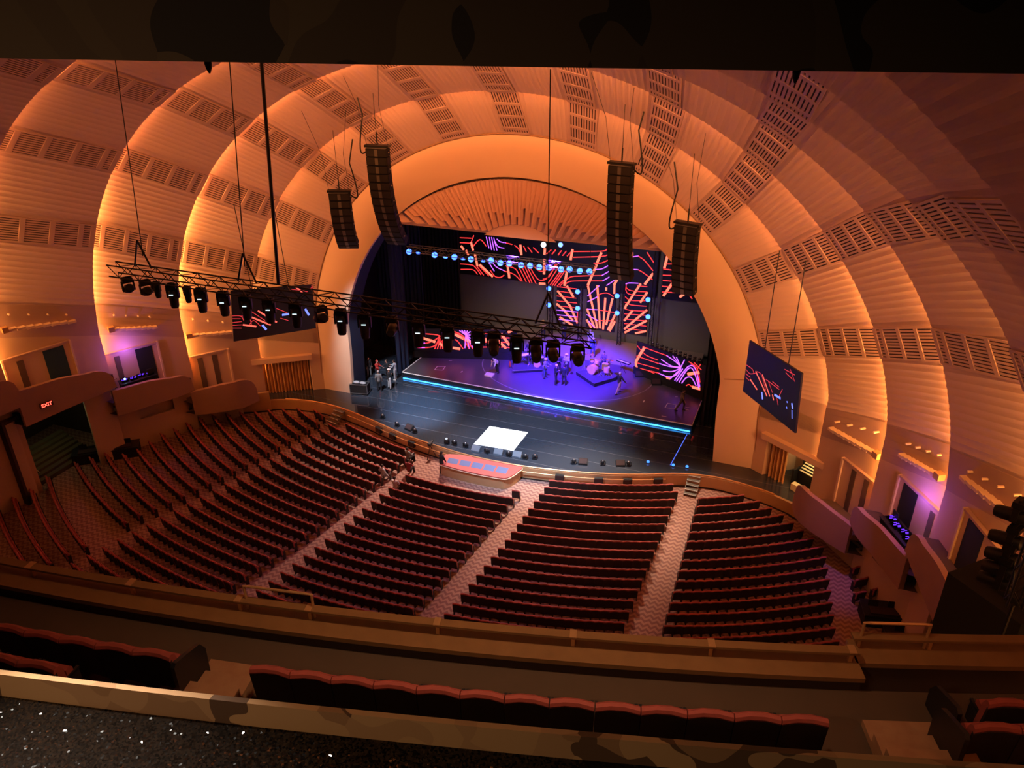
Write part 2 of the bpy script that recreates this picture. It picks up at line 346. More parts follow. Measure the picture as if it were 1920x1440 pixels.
for i in range(len(ORD)-1):
    a, b = ORD[i], ORD[i+1]; ya, yb = LIP[a][0], LIP[b][0]-0.55; drb = 0.95
    pa, pb = phi_at_z(a, fz(ya, 1)), phi_at_z(b, fz(yb, 1))
    A = []; B = []; K = 4
    for j in range(-NF*K, NF*K+1):
        t = j/(NF*K); sc = 0.032*abs(math.sin(math.pi*j/K))
        x, z = lip_xz(a, pa*t, sc); A.append(Vector((x, ya, z)))
        x, z = lip_xz(b, pb*t, drb+sc*1.3); B.append(Vector((x, yb, z)))
    mb = MB(); mb.strip(A, B, PLASTER); struct(mb, 'ceiling')
    # back of the cove and the lamp trough behind the next lip
    L0 = []; L1 = []; L2 = []
    PS = [R(-118+236*q/120) for q in range(121)]
    CG = 0.46 if i == 0 else 0.36
    for p in PS:
        x, z = lip_xz(b, p, 0.0); L0.append(Vector((x, LIP[b][0]-0.02, z)))
        x, z = lip_xz(b, p, CG+0.02); L1.append(Vector((x, LIP[b][0]-0.5, z)))
        x, z = lip_xz(b, p, 1.0); L2.append(Vector((x, LIP[b][0]-0.6, z)))
    mb = MB(); mb.strip(L1, L2, PLASTER); struct(mb, 'trim_%d' % (i+1))
    up = MB(); U0 = []; U1 = []; Dl = [[], []]; Dr = [[], []]
    mu = cove_mat(b, COVE[b]*1.5, 0); ml = cove_mat(b, COVE[b]*COVE_LOW, 1)
    for q, p in enumerate(PS):
        x, z = lip_xz(b, p, CG+0.08); u = Vector((x, LIP[b][0]-0.46, z)); x, z = lip_xz(b, p, 0.8); w = Vector((x, LIP[b][0]-0.5, z))
        if abs(p) <= R(58): U0.append(u); U1.append(w)
        if z < CLO[b]: continue
        if p <= R(-56): Dl[0].append(u); Dl[1].append(w)
        if p >= R(56): Dr[0].append(u); Dr[1].append(w)
    up.strip(U0, U1, mu)
    t = tag(up.build('cove_light'), 'amber lamp strip hidden along the crown behind arch rib %d counted from the stage' % (i+1), 'cove light', 'cove lamps behind the arch ribs')
    for sd, DD in (('left', Dl), ('right', Dr)):
        lo = MB(); lo.strip(DD[0], DD[1], ml)
        tag(lo.build('cove_light'), 'brighter amber lamp strip low on the %s side behind arch rib %d from the stage' % (sd, i+1), 'cove light', 'cove lamps behind the arch ribs')
    # frieze and lower walls on both sides
    for s, side in ((-1, 'left'), (1, 'right')):
        xa = lip_xz(a, R(85))[0]*1.0; xb = lip_xz(b, R(85), drb)[0]
        def edge(k, y, dr, z0, z1, n=5):
            out = []
            for q in range(n+1):
                z = z0+(z1-z0)*q/n; p = phi_at_z(k, z); x, zz = lip_xz(k, p, dr); out.append(Vector((s*x, y, z)))
            return out
        mb = MB(); ea = edge(a, ya, 0.0, fz(ya, 0), fz(ya, 1)+0.3); eb = edge(b, yb, drb, fz(yb, 0), fz(yb, 1)+0.4)
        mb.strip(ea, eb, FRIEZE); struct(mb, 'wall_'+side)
        mb = MB(); zl = 5.0 if (i == 3 and s < 0) else -1.0; ea = edge(a, ya, 0.0, zl, fz(ya, 0), 3); eb = edge(b, yb, drb, zl, fz(yb, 0), 3)
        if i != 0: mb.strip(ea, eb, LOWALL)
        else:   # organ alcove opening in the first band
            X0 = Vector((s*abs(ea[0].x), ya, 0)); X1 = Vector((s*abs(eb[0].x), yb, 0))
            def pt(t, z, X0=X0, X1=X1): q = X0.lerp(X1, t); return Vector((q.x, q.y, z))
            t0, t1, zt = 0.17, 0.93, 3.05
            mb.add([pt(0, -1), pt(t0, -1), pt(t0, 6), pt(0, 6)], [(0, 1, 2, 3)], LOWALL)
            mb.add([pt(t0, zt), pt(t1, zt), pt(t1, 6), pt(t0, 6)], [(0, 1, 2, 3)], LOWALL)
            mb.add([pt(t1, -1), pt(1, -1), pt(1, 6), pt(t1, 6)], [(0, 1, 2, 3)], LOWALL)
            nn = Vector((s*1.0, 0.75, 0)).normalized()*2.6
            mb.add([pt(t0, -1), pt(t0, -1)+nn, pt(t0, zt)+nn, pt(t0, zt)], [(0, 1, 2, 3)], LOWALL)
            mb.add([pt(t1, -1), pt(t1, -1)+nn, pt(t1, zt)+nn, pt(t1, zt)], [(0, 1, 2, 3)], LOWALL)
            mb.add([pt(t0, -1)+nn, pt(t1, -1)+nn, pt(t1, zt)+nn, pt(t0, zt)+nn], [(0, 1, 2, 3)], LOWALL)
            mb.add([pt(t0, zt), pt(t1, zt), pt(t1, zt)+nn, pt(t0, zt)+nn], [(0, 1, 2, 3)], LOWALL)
            bm2 = MB(); ad = (X1-X0).normalized(); ang = math.atan2(ad.y, ad.x); c = pt((t0+t1)/2, zt+0.22)-nn*0.08
            bm2.box(c, ((X1-X0).length*(t1-t0)+0.35, 0.5, 0.42), LOWALL, rz=ang); struct(bm2, 'trim_%d' % (18 if s < 0 else 19))
            ALC = (pt, t0, t1, zt, nn, ad, ang)
            if s < 0: ALC_L = ALC
            else: ALC_R = ALC
        struct(mb, 'wall_'+side)

# slotted grilles, eleven to a band
SP = {'E1': (14.35, 2.72), 'Ea': (14.0, 2.32), 'Eb': (13.45, 2.0), 'Ec': (12.85, 1.78), 'Ed': (12.45, 1.6), 'Ee': (11.8, 1.5), 'Ef': (11.4, 1.4), 'Eg': (11, 1.3)}
BANDN = ['innermost', 'second', 'third', 'fourth', 'fifth', 'sixth']; ORDN = ['at the crown', 'first', 'second', 'third', 'fourth', 'fifth']
def grille(i, g):
    a, b = ORD[i], ORD[i+1]; ya, yb = LIP[a][0], LIP[b][0]-0.55
    def P(u, w, off):   # u along the band 0..1, w across -1..1
        def e(k, y, dr):
            sp, hw = SP[k]; x, z = lip_xz(k, R(g*sp + w*hw), dr); return Vector((x, y, z))
        q = e(a, ya, -off).lerp(e(b, yb, 0.95-off), u); return q
    side = 'left' if g < 0 else 'right'
    lab = 'slotted ventilation grille at the crown of the %s arch band' % BANDN[i] if g == 0 else 'slotted ventilation grille in the %s arch band, %s from the crown on the %s' % (BANDN[i], ORDN[abs(g)], side)
    t = thing('ventilation_grille', lab, 'grille', P(0.5, 0, 0.02), 0, 'slotted grilles in the arched ceiling')
    inv = -t.location
    pl = MB(); n = 6
    for k in range(n):
        for m2 in range(4):
            u0, u1, w0, w1 = 0.03+0.88*k/n, 0.03+0.88*(k+1)/n, -1+m2*0.5, -0.5+m2*0.5
            pl.add([P(u0, w0, 0.04)+inv, P(u1, w0, 0.04)+inv, P(u1, w1, 0.04)+inv, P(u0, w1, 0.04)+inv], [(0, 1, 2, 3)], SLOT)
    part(pl, 'backing', t)
    fr = MB()
    def bar(u0, u1, w0, w1):
        o = [P(u0, w0, 0.08), P(u1, w0, 0.08), P(u1, w1, 0.08), P(u0, w1, 0.08)]; q = [P(u0, w0, 0.03), P(u1, w0, 0.03), P(u1, w1, 0.03), P(u0, w1, 0.03)]
        fr.add([p+inv for p in o+q], [(0, 1, 2, 3), (0, 4, 5, 1), (1, 5, 6, 2), (2, 6, 7, 3), (3, 7, 4, 0)], GRILLE)
    nw = 10
    for k in range(nw+1):
        w = -1+2*k/nw; bar(0.02, 0.93, w-0.062, w+0.062)
    for u in ([0.03, 0.125, 0.345, 0.565, 0.785, 0.91] if i != 1 else [0.03, 0.15, 0.36, 0.58, 0.80, 0.91]): bar(u-0.02, u+0.02, -1.05, 1.05)
    part(fr, 'slat_frame', t)
SEE = {0: range(-5, 6), 1: range(-5, 6), 2: range(-5, 6), 3: range(-5, 6), 4: [-5, -4, -3, 3, 4, 5], 5: [4, 5]}
for i in range(6):
    for g in SEE[i]:
        if g == 0 and i > 1: continue
        if i == 2 and g in (-1, 1): continue
        if i == 3 and g in (-2, -1, 1): continue
        grille(i, g)

# golden proscenium face, reveal and the sunburst valance
PS = [R(-97+194*q/96) for q in range(97)]
def foot(L): # clamp feet to the stage floor
    out = []
    for p in L: out.append(Vector((p.x, p.y, max(p.z, -0.9))))
    return out
F0 = [Vector((lip_xz('E0', p)[0], 0.0, lip_xz('E0', p)[1])) for p in PS]
F1 = [Vector((lip_xz('E1', p)[0], -0.02, lip_xz('E1', p)[1])) for p in PS]
F0 = [Vector((F0[0].x, 0, 0))]+[p for p in F0 if p.z > 0.05]+[Vector((F0[-1].x, 0, 0))]
n0 = len(F0)
F1 = [Vector((-18.0, -0.02, 0))]+[Vector((lip_xz('E1', a)[0], -0.02, lip_xz('E1', a)[1])) for a in [R(-90+180*q/(n0-3)) for q in range(n0-2)]]+[Vector((18.0, -0.02, 0))]
F0 = [Vector((-15.1, 0, 0))]+[Vector((lip_xz('E0', a)[0], 0, lip_xz('E0', a)[1])) for a in [R(-90+180*q/(n0-3)) for q in range(n0-2)]]+[Vector((15.1, 0, 0))]
mb = MB(); mb.strip(F0, F1, FACE); struct(mb, 'wall_front', True)
mb = MB(); mb.strip(F0, [p+Vector((0, 0.35, 0)) for p in F0], FACE); mb.strip([p+Vector((0, 0.35, 0)) for p in F0], [Vector((p.x*1.0, 2.2, p.z)) for p in F0], DRAPEB); struct(mb, 'trim_10', True)
# thin dark joint around the outer rim
mb = MB(); mb.tube([p+Vector((0, -0.03, 0)) for p in F1], 0.045, mat('rim_joint', (0.30, 0.16, 0.08), 0.7), 6); struct(mb, 'trim_11')
mb = MB()
for s in (-1, 1): mb.box((s*16.6, -0.01, 6.9), (2.9, 0.03, 0.05), mat('rim_joint', (0.3, 0.16, 0.08)), M=Matrix.Rotation(R(-7*s), 3, 'Y'))
struct(mb, 'trim_12')
vz = 15.0; RAY = mat('sunburst_plaster', (0.85, 0.56, 0.42), 0.7, noise=0.05, nscale=0.5)
t = thing('sunburst_valance', 'orange plaster valance with radiating sunburst flutes above the stage opening', 'valance', (0, 0.5, vz))
mb = MB(); pts = []
for q in range(61):
    p = R(-60+120*q/60); x, z = lip_xz('E0', p, 0.05)
    if z > vz: pts.append((x, z))
xl = math.sqrt(max(0, 15.2**2-(vz-ZC)**2)); outl = [(-xl, vz)]+pts+[(xl, vz)]
n = len(outl)
mb.add([(x, 0.35, z-vz) for x, z in outl]+[(x, 0.65, z-vz) for x, z in outl], [tuple(range(n)), tuple(range(2*n-1, n-1, -1))]+[(i, (i+1) % n, n+(i+1) % n, n+i) for i in range(n)], RAY)
part(mb, 'valance_panel', t)
mb = MB(); C0 = Vector((0, 0, 9.2)); NR = 62
def rayhit(ang, shrink=0.12):
    lo, hi = 0, 16
    for _ in range(30):
        m = (lo+hi)/2; x, z = C0.x+m*math.sin(ang), C0.z+m*math.cos(ang)
        if math.hypot(x, z-ZC) < 15.28-shrink: lo = m
        else: hi = m
    return lo
def inner(ang):      # the smooth central mound: a low ellipse
    a, b = 5.3, 6.85
    return 1/math.sqrt((math.sin(ang)/a)**2+(math.cos(ang)/b)**2) if True else 0
for k in range(NR):
    a0 = R(-62+124*k/NR); a1 = R(-62+124*(k+1)/NR); am = (a0+a1)/2
    ro = rayhit(am); zi = (vz+0.4-C0.z)/math.cos(am)
    ri = max(zi, inner(am)) + (0 if k % 2 else (0.45+0.55*((k*7) % 5)/4)*1.2)
    if ro-ri < 0.3: continue
    stg = 0 if k % 2 else (0.45+0.55*((k*7) % 5)/4)*1.2; g0 = max((vz+0.4-C0.z)/math.cos(a0), inner(am))+stg; g1 = max((vz+0.4-C0.z)/math.cos(a1), inner(am))+stg
    d0, d1 = 0.30, 0.02     # saw-tooth relief
    def V(a, r, d): return Vector((C0.x+r*math.sin(a), -d-0.15, C0.z+r*math.cos(a)-vz))
    vs = [V(a0, g0, d0), V(a0, ro, d0), V(a1, ro, d1), V(a1, g1, d1), V(a0, g0, -0.1), V(a0, ro, -0.1), V(a1, ro, -0.1), V(a1, g1, -0.1)]
    mb.add(vs, [(0, 1, 2, 3), (0, 4, 5, 1), (2, 6, 7, 3), (1, 5, 6, 2), (0, 3, 7, 4)], RAY)
part(mb, 'sunburst_flutes', t)
mb = MB(); Mo = []
for k in range(41):
    a = R(-62+124*k/40); r = inner(a)-0.05; z = C0.z+r*math.cos(a)
    if z > vz: Mo.append((r*math.sin(a), z))
n = len(Mo); mb.add([(x, -0.20, z-vz) for x, z in Mo]+[(x, -0.1, z-vz) for x, z in Mo], [tuple(range(n))]+[(i, i+1, n+i+1, n+i) for i in range(n-1)], RAY); part(mb, 'central_mound', t)
mb = MB(); mb.tube([(x, -0.2, z-vz) for x, z in pts], 0.07, mat('rim_joint', (0.3, 0.16, 0.08)), 6); part(mb, 'rim_moulding', t)

# ------------------------------------------------------------------ floors, pit rail, galleries
OZ = -0.95                 # orchestra floor
YC = 22.5                  # centre of the curved rows
EDGE = [(-22.9, -4.3), (-21.9, -3.75), (-20.3, -2.9), (-18.5, -2.45), (-17.0, -2.3), (-15.6, -2.35), (-14.0, -2.6), (-12.6, -2.95), (-10.7, -3.5), (-8.7, -4.15), (-6.8, -4.65),
        (-4.5, -5.1), (-2.2, -5.42), (0.0, -5.5), (2.2, -5.42), (4.5, -5.1), (6.8, -4.65), (8.7, -4.15), (10.7, -3.45), (12.6, -2.65), (14.0, -2.2), (15.6, -2.0), (17.0, -2.1), (18.8, -2.45), (20.0, -2.85), (21.2, -3.4), (22.6, -4.1)]
mb = MB(); top = EDGE + [(22.6, 1.5), (18.5, 2.0), (18.5, 24), (-18.5, 24), (-18.5, 2.0), (-22.6, 1.5)]
n = len(top); mb.add([(x, y, 0) for x, y in top], [tuple(range(n))], STAGEFL)
struct(mb, 'floor')
mb = MB(); mb.box((0, -16, OZ-0.05), (90, 40, 0.1), CARPET); mb.box((0, -46, OZ-0.05), (90, 20, 0.1), CARPET)
o = struct(mb, 'floor')
mb = MB(); mb.add([(-26, -9.0, -0.002), (-22.3, -4, -0.002), (-15.3, -2.0, -0.002), (-15.3, 0.0, -0.002), (-26, 3, -0.002)], [(0, 1, 2, 3, 4)], GOLDDARK)
def subdiv_path(P, k=4):
    out = []
    for i in range(len(P)-1):
        p0 = Vector(P[max(i-1, 0)]); p1 = Vector(P[i]); p2 = Vector(P[i+1]); p3 = Vector(P[min(i+2, len(P)-1)])
        for j in range(k):
            t = j/k; out.append(0.5*((2*p1)+(-p0+p2)*t+(2*p0-5*p1+4*p2-p3)*t*t+(-p0+3*p1-3*p2+p3)*t**3))
    out.append(Vector(P[-1])); return out
ES = subdiv_path(EDGE, 4)
def off_path(P, d):
    out = []
    for i, p in enumerate(P):
        t = (P[min(i+1, len(P)-1)]-P[max(i-1, 0)]).normalized(); out.append(Vector((p.x+t.y*d, p.y-t.x*d)))
    return out
t = thing('orchestra_pit_wall', 'curved honey wood wall with brass top rail along the front edge of the stage', 'pit wall', (0, -5.5, OZ))
def rel(P, z, o=(0, -5.5, OZ)): return [Vector((p.x-o[0], p.y-o[1], z-o[2])) for p in P]
mb = MB(); Pa = off_path(ES, 0.02); Pb = off_path(ES, 0.22)
mb.strip(rel(Pb, OZ), rel(Pb, 0.0), WOOD); mb.strip(rel(Pb, 0.0), rel(Pa, 0.0), WOOD); mb.strip(rel(Pa, 0.0), rel(Pa, -0.5), WOOD)
part(mb, 'wood_panel', t, True)
mb = MB(); mid = off_path(ES, 0.12)
seg = [p for p in mid if abs(p.x) < 19.9]
mb.tube(rel(seg, 0.07), 0.055, BRASS, 6); part(mb, 'top_rail', t)
mb = MB(); low = [p for p in off_path(ES, 0.42) if -14 < p.x < 12.4]
mb.tube(rel(low, -0.20), 0.035, BRASS, 6)
for k in range(0, len(low), 3): mb.tube([rel([low[k]], -0.2)[0], rel([low[k]], -0.2)[0]+Vector((0, 0.3, 0.0))], 0.02, BRASS, 5)
part(mb, 'lower_rail', t)
mb = MB()
mb.strip(rel(off_path(ES, 0.26), OZ+0.0), rel(off_path(ES, 0.26), OZ+0.12), SEATBACK); part(mb, 'skirting', t)
# speaker boxes hung on the pit wall below the rail
for k, px in enumerate([(712, 803), (746, 818), (781, 832), (1058, 893), (1128, 898), (1175, 901), (1236, 899)]):
    q = at(*px, z=-0.45); p = min(off_path(ES, 0.37), key=lambda v: (v.x-q.x)**2+(v.y-q.y)**2)
    mb = MB(); mb.box((0, 0, 0), (0.62, 0.22, 0.42), BLACKM); mb.box((0, -0.12, 0), (0.56, 0.03, 0.36), SLOT)
    o = mb.build('front_fill_speaker', loc=(p.x, p.y, -0.36)); o.rotation_euler = (0, 0, math.atan2(p.x, YC-p.y))
    tag(o, 'small black speaker box on the pit wall, %s from the left of the seven' % ['first', 'second', 'third', 'fourth', 'fifth', 'sixth', 'seventh'][k], 'speaker', 'small speakers along the pit wall')

# side galleries (mirrored): stepped platforms behind rounded parapets
GAL = [dict(n='lowest', P=[(20.95, -4.85), (21.35, -6.2), (22.4, -7.3), (24.15, -8.6)], Z=[0.85, 3.15, 3.1, 2.75], fl=1.75, ya=-3.3, yb=-8.2),
       dict(n='middle', P=[(24.1, -8.3), (24.45, -9.6), (25.3, -11.2), (26.5, -13.6)], Z=[2.95, 4.5, 4.8, 4.9], fl=3.85, ya=-7.8, yb=-13.1),
       dict(n='upper', P=[(26.4, -13.2), (26.7, -15.0), (27.1, -17.0), (27.6, -19.8)], Z=[5.0, 6.95, 7.4, 7.7], fl=6.1, ya=-13.1, yb=-19.6),
       dict(n='topmost', P=[(27.5, -19.6), (27.8, -21.4), (28.1, -24.0), (28.4, -27.5)], Z=[7.8, 8.9, 9.3, 9.6], fl=7.6, ya=-19.6, yb=-26.5)]
def wallx(y):  # x of the side wall at depth y
    for i in range(len(ORD)-1):
        ya, yb = LIP[ORD[i]][0], LIP[ORD[i+1]][0]-0.55
        if y >= yb or i == len(ORD)-2:
            xa = lip_xz(ORD[i], R(85))[0]; xb = lip_xz(ORD[i+1], R(85), 0.95)[0]; tt = (y-ya)/(yb-ya); return xa+(xb-xa)*min(tt, 1)
for s, side in ((-1, 'left'), (1, 'right')):
    for gi, g in enumerate(GAL):
        K = 8; P = subdiv_path([(s*x, y) for x, y in g['P']], K); Z = []
        for i in range(len(P)):
            u = i/K; a = int(min(u, len(g['Z'])-2)); f = u-a
            if a == 0: Z.append(g['Z'][0]+(g['Z'][1]-g['Z'][0])*math.sqrt(max(0, 1-(1-f)**2)))
            else: Z.append(g['Z'][a]+(g['Z'][a+1]-g['Z'][a])*f)
        mb = MB(); mb.wall(P, g['fl']-1.0, 0, 0.3, PARAPET, zt=Z); struct(mb, 'wall_'+side, True)
        # platform floor
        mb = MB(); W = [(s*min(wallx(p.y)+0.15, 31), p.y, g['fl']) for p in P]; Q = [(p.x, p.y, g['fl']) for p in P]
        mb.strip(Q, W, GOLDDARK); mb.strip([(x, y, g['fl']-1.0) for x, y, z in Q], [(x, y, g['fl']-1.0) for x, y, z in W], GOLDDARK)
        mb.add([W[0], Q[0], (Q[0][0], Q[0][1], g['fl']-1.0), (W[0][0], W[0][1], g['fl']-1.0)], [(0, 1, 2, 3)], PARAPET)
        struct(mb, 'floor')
        # the wall under the parapet, set back, with a dark opening in the middle one
        P2 = [Vector((p.x+0.72*(s*min(wallx(p.y), 30)-p.x), p.y)) for p in P]
        if gi == 0: rng = [(0, len(P2))]
        elif gi == 1: rng = [(0, 7), (17, len(P2))]
        elif gi == 2: rng = [(0, 9), (23, len(P2))]
        else: rng = [(0, len(P2))]
        for a, b in rng:
            mb = MB(); mb.wall(P2[a:b], OZ, g['fl']-0.98, 0.2, LOWALL); struct(mb, 'wall_'+side, True)
        if gi in (1, 2):
            a, b = rng[0][1]-1, rng[1][0]
            mb = MB(); zs = 1.35 if gi == 1 else 0.0
            if gi == 1: mb.wall(P2[a:b+1], OZ, zs, 0.2, LOWALL)
            if gi == 1: struct(mb, 'wall_'+side, True)
            if gi == 2 and s < 0: continue
            mb = MB(); mb.strip([(p.x+s*0.9, p.y, OZ) for p in P2[a:b+1]], [(p.x+s*0.9, p.y, g['fl']-1.0) for p in P2[a:b+1]], BLACKM); struct(mb, 'wall_'+side)
    # outer wall behind the galleries is closed by the band walls; skirting at the foot
    mb = MB(); F = subdiv_path([(s*20.9, -3.5), (s*22.2, -4.3), (s*23.0, -4.75), (s*24.3, -5.9), (s*25.4, -7.2)], 4)
    mb.wall(F, OZ, 0.85, 0.2, WOOD if True else LOWALL); struct(mb, 'wall_'+side, True)
    mb = MB(); mb.wall([Vector((p.x-s*0.13, p.y-0.05)) for p in F], OZ, OZ+0.13, 0.05, SEATBACK); struct(mb, 'baseboard_'+side)

# doorways, slits, light shelves and socket bars on the side walls
def wall_frame(s, y0, y1, z0, z1, off, th, m, mb, inv=Vector((0, 0, 0))):
    a = Vector((s*wallx(y0), y0, 0)); b = Vector((s*wallx(y1), y1, 0)); d = (b-a).normalized()
    nn = Vector((-d.y, d.x, 0)); nn = nn if nn.x*s < 0 else -nn
    a2 = a+nn*off; b2 = b+nn*off; c = (a2+b2)/2; mb.box(Vector((c.x, c.y, (z0+z1)/2))+inv, ((b-a).length, th, z1-z0), m, rz=math.atan2(d.y, d.x))
OPEN = mat('door_dark', (0.012, 0.014, 0.010), 0.8); TEAL = mat('door_teal', (0.015, 0.05, 0.055), 0.8); SLIT = mat('slit_grey', (0.12, 0.075, 0.05), 0.8)
DN = 0
for s, side in ((-1, 'left'), (1, 'right')):
    for gi, (g, ys, zt) in enumerate(zip(GAL[:3], [(-4.75, -7.05), (-9.15, -12.4), (-14.6, -18.6)], [4.85, 6.95, 9.0])):
        DN += 1; y0, y1 = ys; fl = g['fl']; L = y0-y1
        t = MB(); wall_frame(s, y0, y1, fl, zt, 0.06, 0.12, LOWALL, t)
        o = struct(t, 'door_%d' % DN)
        t = MB(); wall_frame(s, y0+0.12, y0, fl, zt+0.12, 0.10, 0.24, FACE, t); wall_frame(s, y0, y1, zt, zt+0.14, 0.1, 0.22, FRIEZE, t); wall_frame(s, y1, y1-0.1, fl, zt+0.1, 0.1, 0.22, FACE, t)
        c = t.build('door_frame', o)
        if gi == 0:
            t = MB(); wall_frame(s, y0-L*0.28, y0-L*0.42, fl, zt-0.15, 0.13, 0.04, SLIT, t); t.build('slit', o)
            t = MB(); wall_frame(s, y0-L*0.66, y0-L*0.80, fl, zt-0.15, 0.13, 0.04, SLIT, t); t.build('slit', o)
        else:
            t = MB(); wall_frame(s, y0-L*0.10, y0-L*0.42, fl, zt-0.1, 0.13, 0.04, OPEN if (gi == 1 or s > 0) else TEAL, t); t.build('opening', o)  # dark slab for the open doorway, its shade put into the colour
            t = MB(); wall_frame(s, y0-L*0.72, y0-L*0.82, fl, zt-0.25, 0.13, 0.04, SLIT, t); t.build('slit', o)
    for gi, (y0, y1, z0, z1, band) in enumerate([(-3.5, -6.6, 6.15, 6.65, 'nearest the stage'), (-8.9, -11.4, 8.15, 8.75, 'in the middle'), (-13.9, -17.8, 10.3, 11.0, 'farthest from the stage')]):
        t = thing('light_shelf', 'thin plaster light ledge on the %s wall, the one %s' % (side, band), 'ledge', (s*wallx((y0+y1)/2), (y0+y1)/2, (z0+z1)/2), 0, 'light ledges on the side walls')
        mb = MB(); inv = -t.location; n = 8
        for k in range(n):
            ya, yb = y0+(y1-y0)*k/n, y0+(y1-y0)*(k+1)/n; zz = z0+(z1-z0)*(k+0.5)/n; wall_frame(s, ya, yb, zz, zz+0.16, 0.22, 0.4, FACE, mb, inv)
        part(mb, 'ledge', t)
        mb = MB(); wall_frame(s, y1, y1-0.35, z1-0.02, z1+0.35, 0.3, 0.4, BRASS, mb, inv); part(mb, 'lamp_bracket', t)
        for k in range(4):
            yy = y0+(y1-y0)*(0.1+0.27*k); zz = fz(yy, 1)-0.35
            mb = MB(); wall_frame(s, yy, yy-0.08, zz, zz+0.08, 0.2, 0.4, FACE, mb)
            o = mb.build('socket_bar'); tag(o, 'short peg in the %s frieze, gallery %s, number %s from the stage' % (side, band, ['one', 'two', 'three', 'four'][k]), 'peg', 'pegs on the side wall friezes')
    # curtains and the organ in the two alcoves
def folds(mb, A, B, z0, z1, m, amp=0.12, n=None, out=None):
    A = Vector(A); B = Vector(B); d = B-A; L = d.length; n = n or int(L/0.16); nn = Vector((-d.y, d.x, 0)).normalized() if out is None else out
    P = []; k2 = 6
    for k in range(n*k2+1):
        u = k/(n*k2); P.append(A+d*u+nn*amp*math.sin(2*math.pi*k/k2)*(0.7+0.3*math.sin(k*1.7)))
    mb.strip([Vector((p.x, p.y, z0)) for p in P], [Vector((p.x, p.y, z1)) for p in P], m)
pt, t0, t1, zt, nn, ad, ang = ALC_L
mb = MB(); folds(mb, pt(t0+0.01, 0)+nn*0.1, pt(t1, 0)+nn*0.1, 0.02, zt+0.05, GOLDCURT, 0.14, 17)
o = mb.build('gold_curtain', smooth=True); tag(o, 'closed gold curtain in the alcove left of the stage opening', 'curtain')
pt, t0, t1, zt, nn, ad, ang = ALC_R
mb = MB(); folds(mb, pt(t0+0.02, 0)+nn*0.1, pt(t0+0.26, 0)+nn*0.1, 0.02, zt, GOLDCURT, 0.16, 5)
o = mb.build('gold_curtain', smooth=True); tag(o, 'gold curtain drawn aside in the organ alcove on the right', 'curtain')
oc = pt(0.60, 0)+nn*0.42; t = thing('pipe_organ_console', 'black organ console with cream keyboards in the right alcove', 'organ', oc, ang+math.pi)
CREAM = mat('organ_cream', (0.75, 0.68, 0.42), 0.5)
mb = MB(); mb.box((0, -0.45, 0.55), (2.0, 0.7, 1.1), BLACK); mb.box((0, -0.8, 1.1), (2.0, 0.25, 2.1), BLACK); mb.box((-0.95, -0.1, 0.6), (0.12, 1.0, 1.2), BLACK); mb.box((0.95, -0.1, 0.6), (0.12, 1.0, 1.2), BLACK); part(mb, 'cabinet', t)
for k in range(4):
    mb = MB(); mb.box((0, -0.05-0.17*k, 1.15+0.13*k), (1.5, 0.14, 0.04), CREAM); part(mb, 'keyboard', t)
mb = MB(); mb.box((0, 0.75, 0.28), (1.2, 0.4, 0.5), CREAM); part(mb, 'bench', t)
mb = MB(); mb.box((0.1, -0.55, 1.95), (0.7, 0.05, 0.45), CREAM, M=Matrix.Rotation(R(-20), 3, 'X')); part(mb, 'music_rack', t)
t['label'] = 'black organ console with stacked cream keyboards in the right alcove'
lamp('POINT', 'organ_lamp', oc+Vector((0, -0.1, 2.6)), 60, (1.0, 0.85, 0.45), size=0.1)

# gallery equipment desks lit violet
for s, side in ((-1, 'left'), (1, 'right')):
    c = Vector((s*26.15, -11.4, 3.85)); rz = math.atan2(-1.9, s*0.95)+ (0 if s > 0 else 0)
    t = thing('equipment_desk', 'black draped control desk glowing violet on the %s gallery' % side, 'desk', c, rz)
    mb = MB(); mb.box((0, 0, 0.55), (2.5, 0.85, 1.1), BLACKM); part(mb, 'drape', t)
    mb = MB(); mb.box((0, 0, 1.13), (2.6, 0.95, 0.06), BLACK); part(mb, 'desk_top', t)
    for k in range(4):
        mb = MB(); mb.box((-0.9+0.6*k, 0.05*(-1)**k, 1.22), (0.5, 0.5, 0.12), BLACK)
        for j in range(5): mb.box((-1.08+0.6*k+0.09*j, 0.05*(-1)**k+0.12*math.sin(j*2.3), 1.29), (0.05, 0.16, 0.03), PURPLE); part(mb, 'mixer', t)
    mb = MB(); mb.box((-0.95, 0.2, 1.45), (0.5, 0.05, 0.4), BLACK); part(mb, 'monitor', t)
    mb = MB(); mb.ball((0.9, 0.1, 1.38), 0.07, emit('cyan_bulb', (0.3, 0.8, 1.0), 9)); part(mb, 'lamp', t)
    lamp('POINT', 'violet_desk_light', c+Vector((s*0.2, -0.2, 3.4)), 100, (0.35, 0.12, 1.0), size=0.15)
    ms = thing('microphone_stand', 'thin black microphone stand beside the violet desk on the %s gallery' % side, 'stand', c+Vector((s*0.72, -1.5, 0.0)))
    mb = MB(); mb.tube([(0, 0, 0.02), (0, 0, 1.5)], 0.02, BLACK, 6); part(mb, 'pole', ms)
    mb = MB(); mb.lathe([(0.17, 0), (0.17, 0.03), (0.02, 0.05)], BLACK); part(mb, 'base', ms)
    mb = MB(); mb.tube([(0, 0, 1.5), (0.3, 0.1, 1.7)], 0.015, BLACK, 6); part(mb, 'boom', ms)

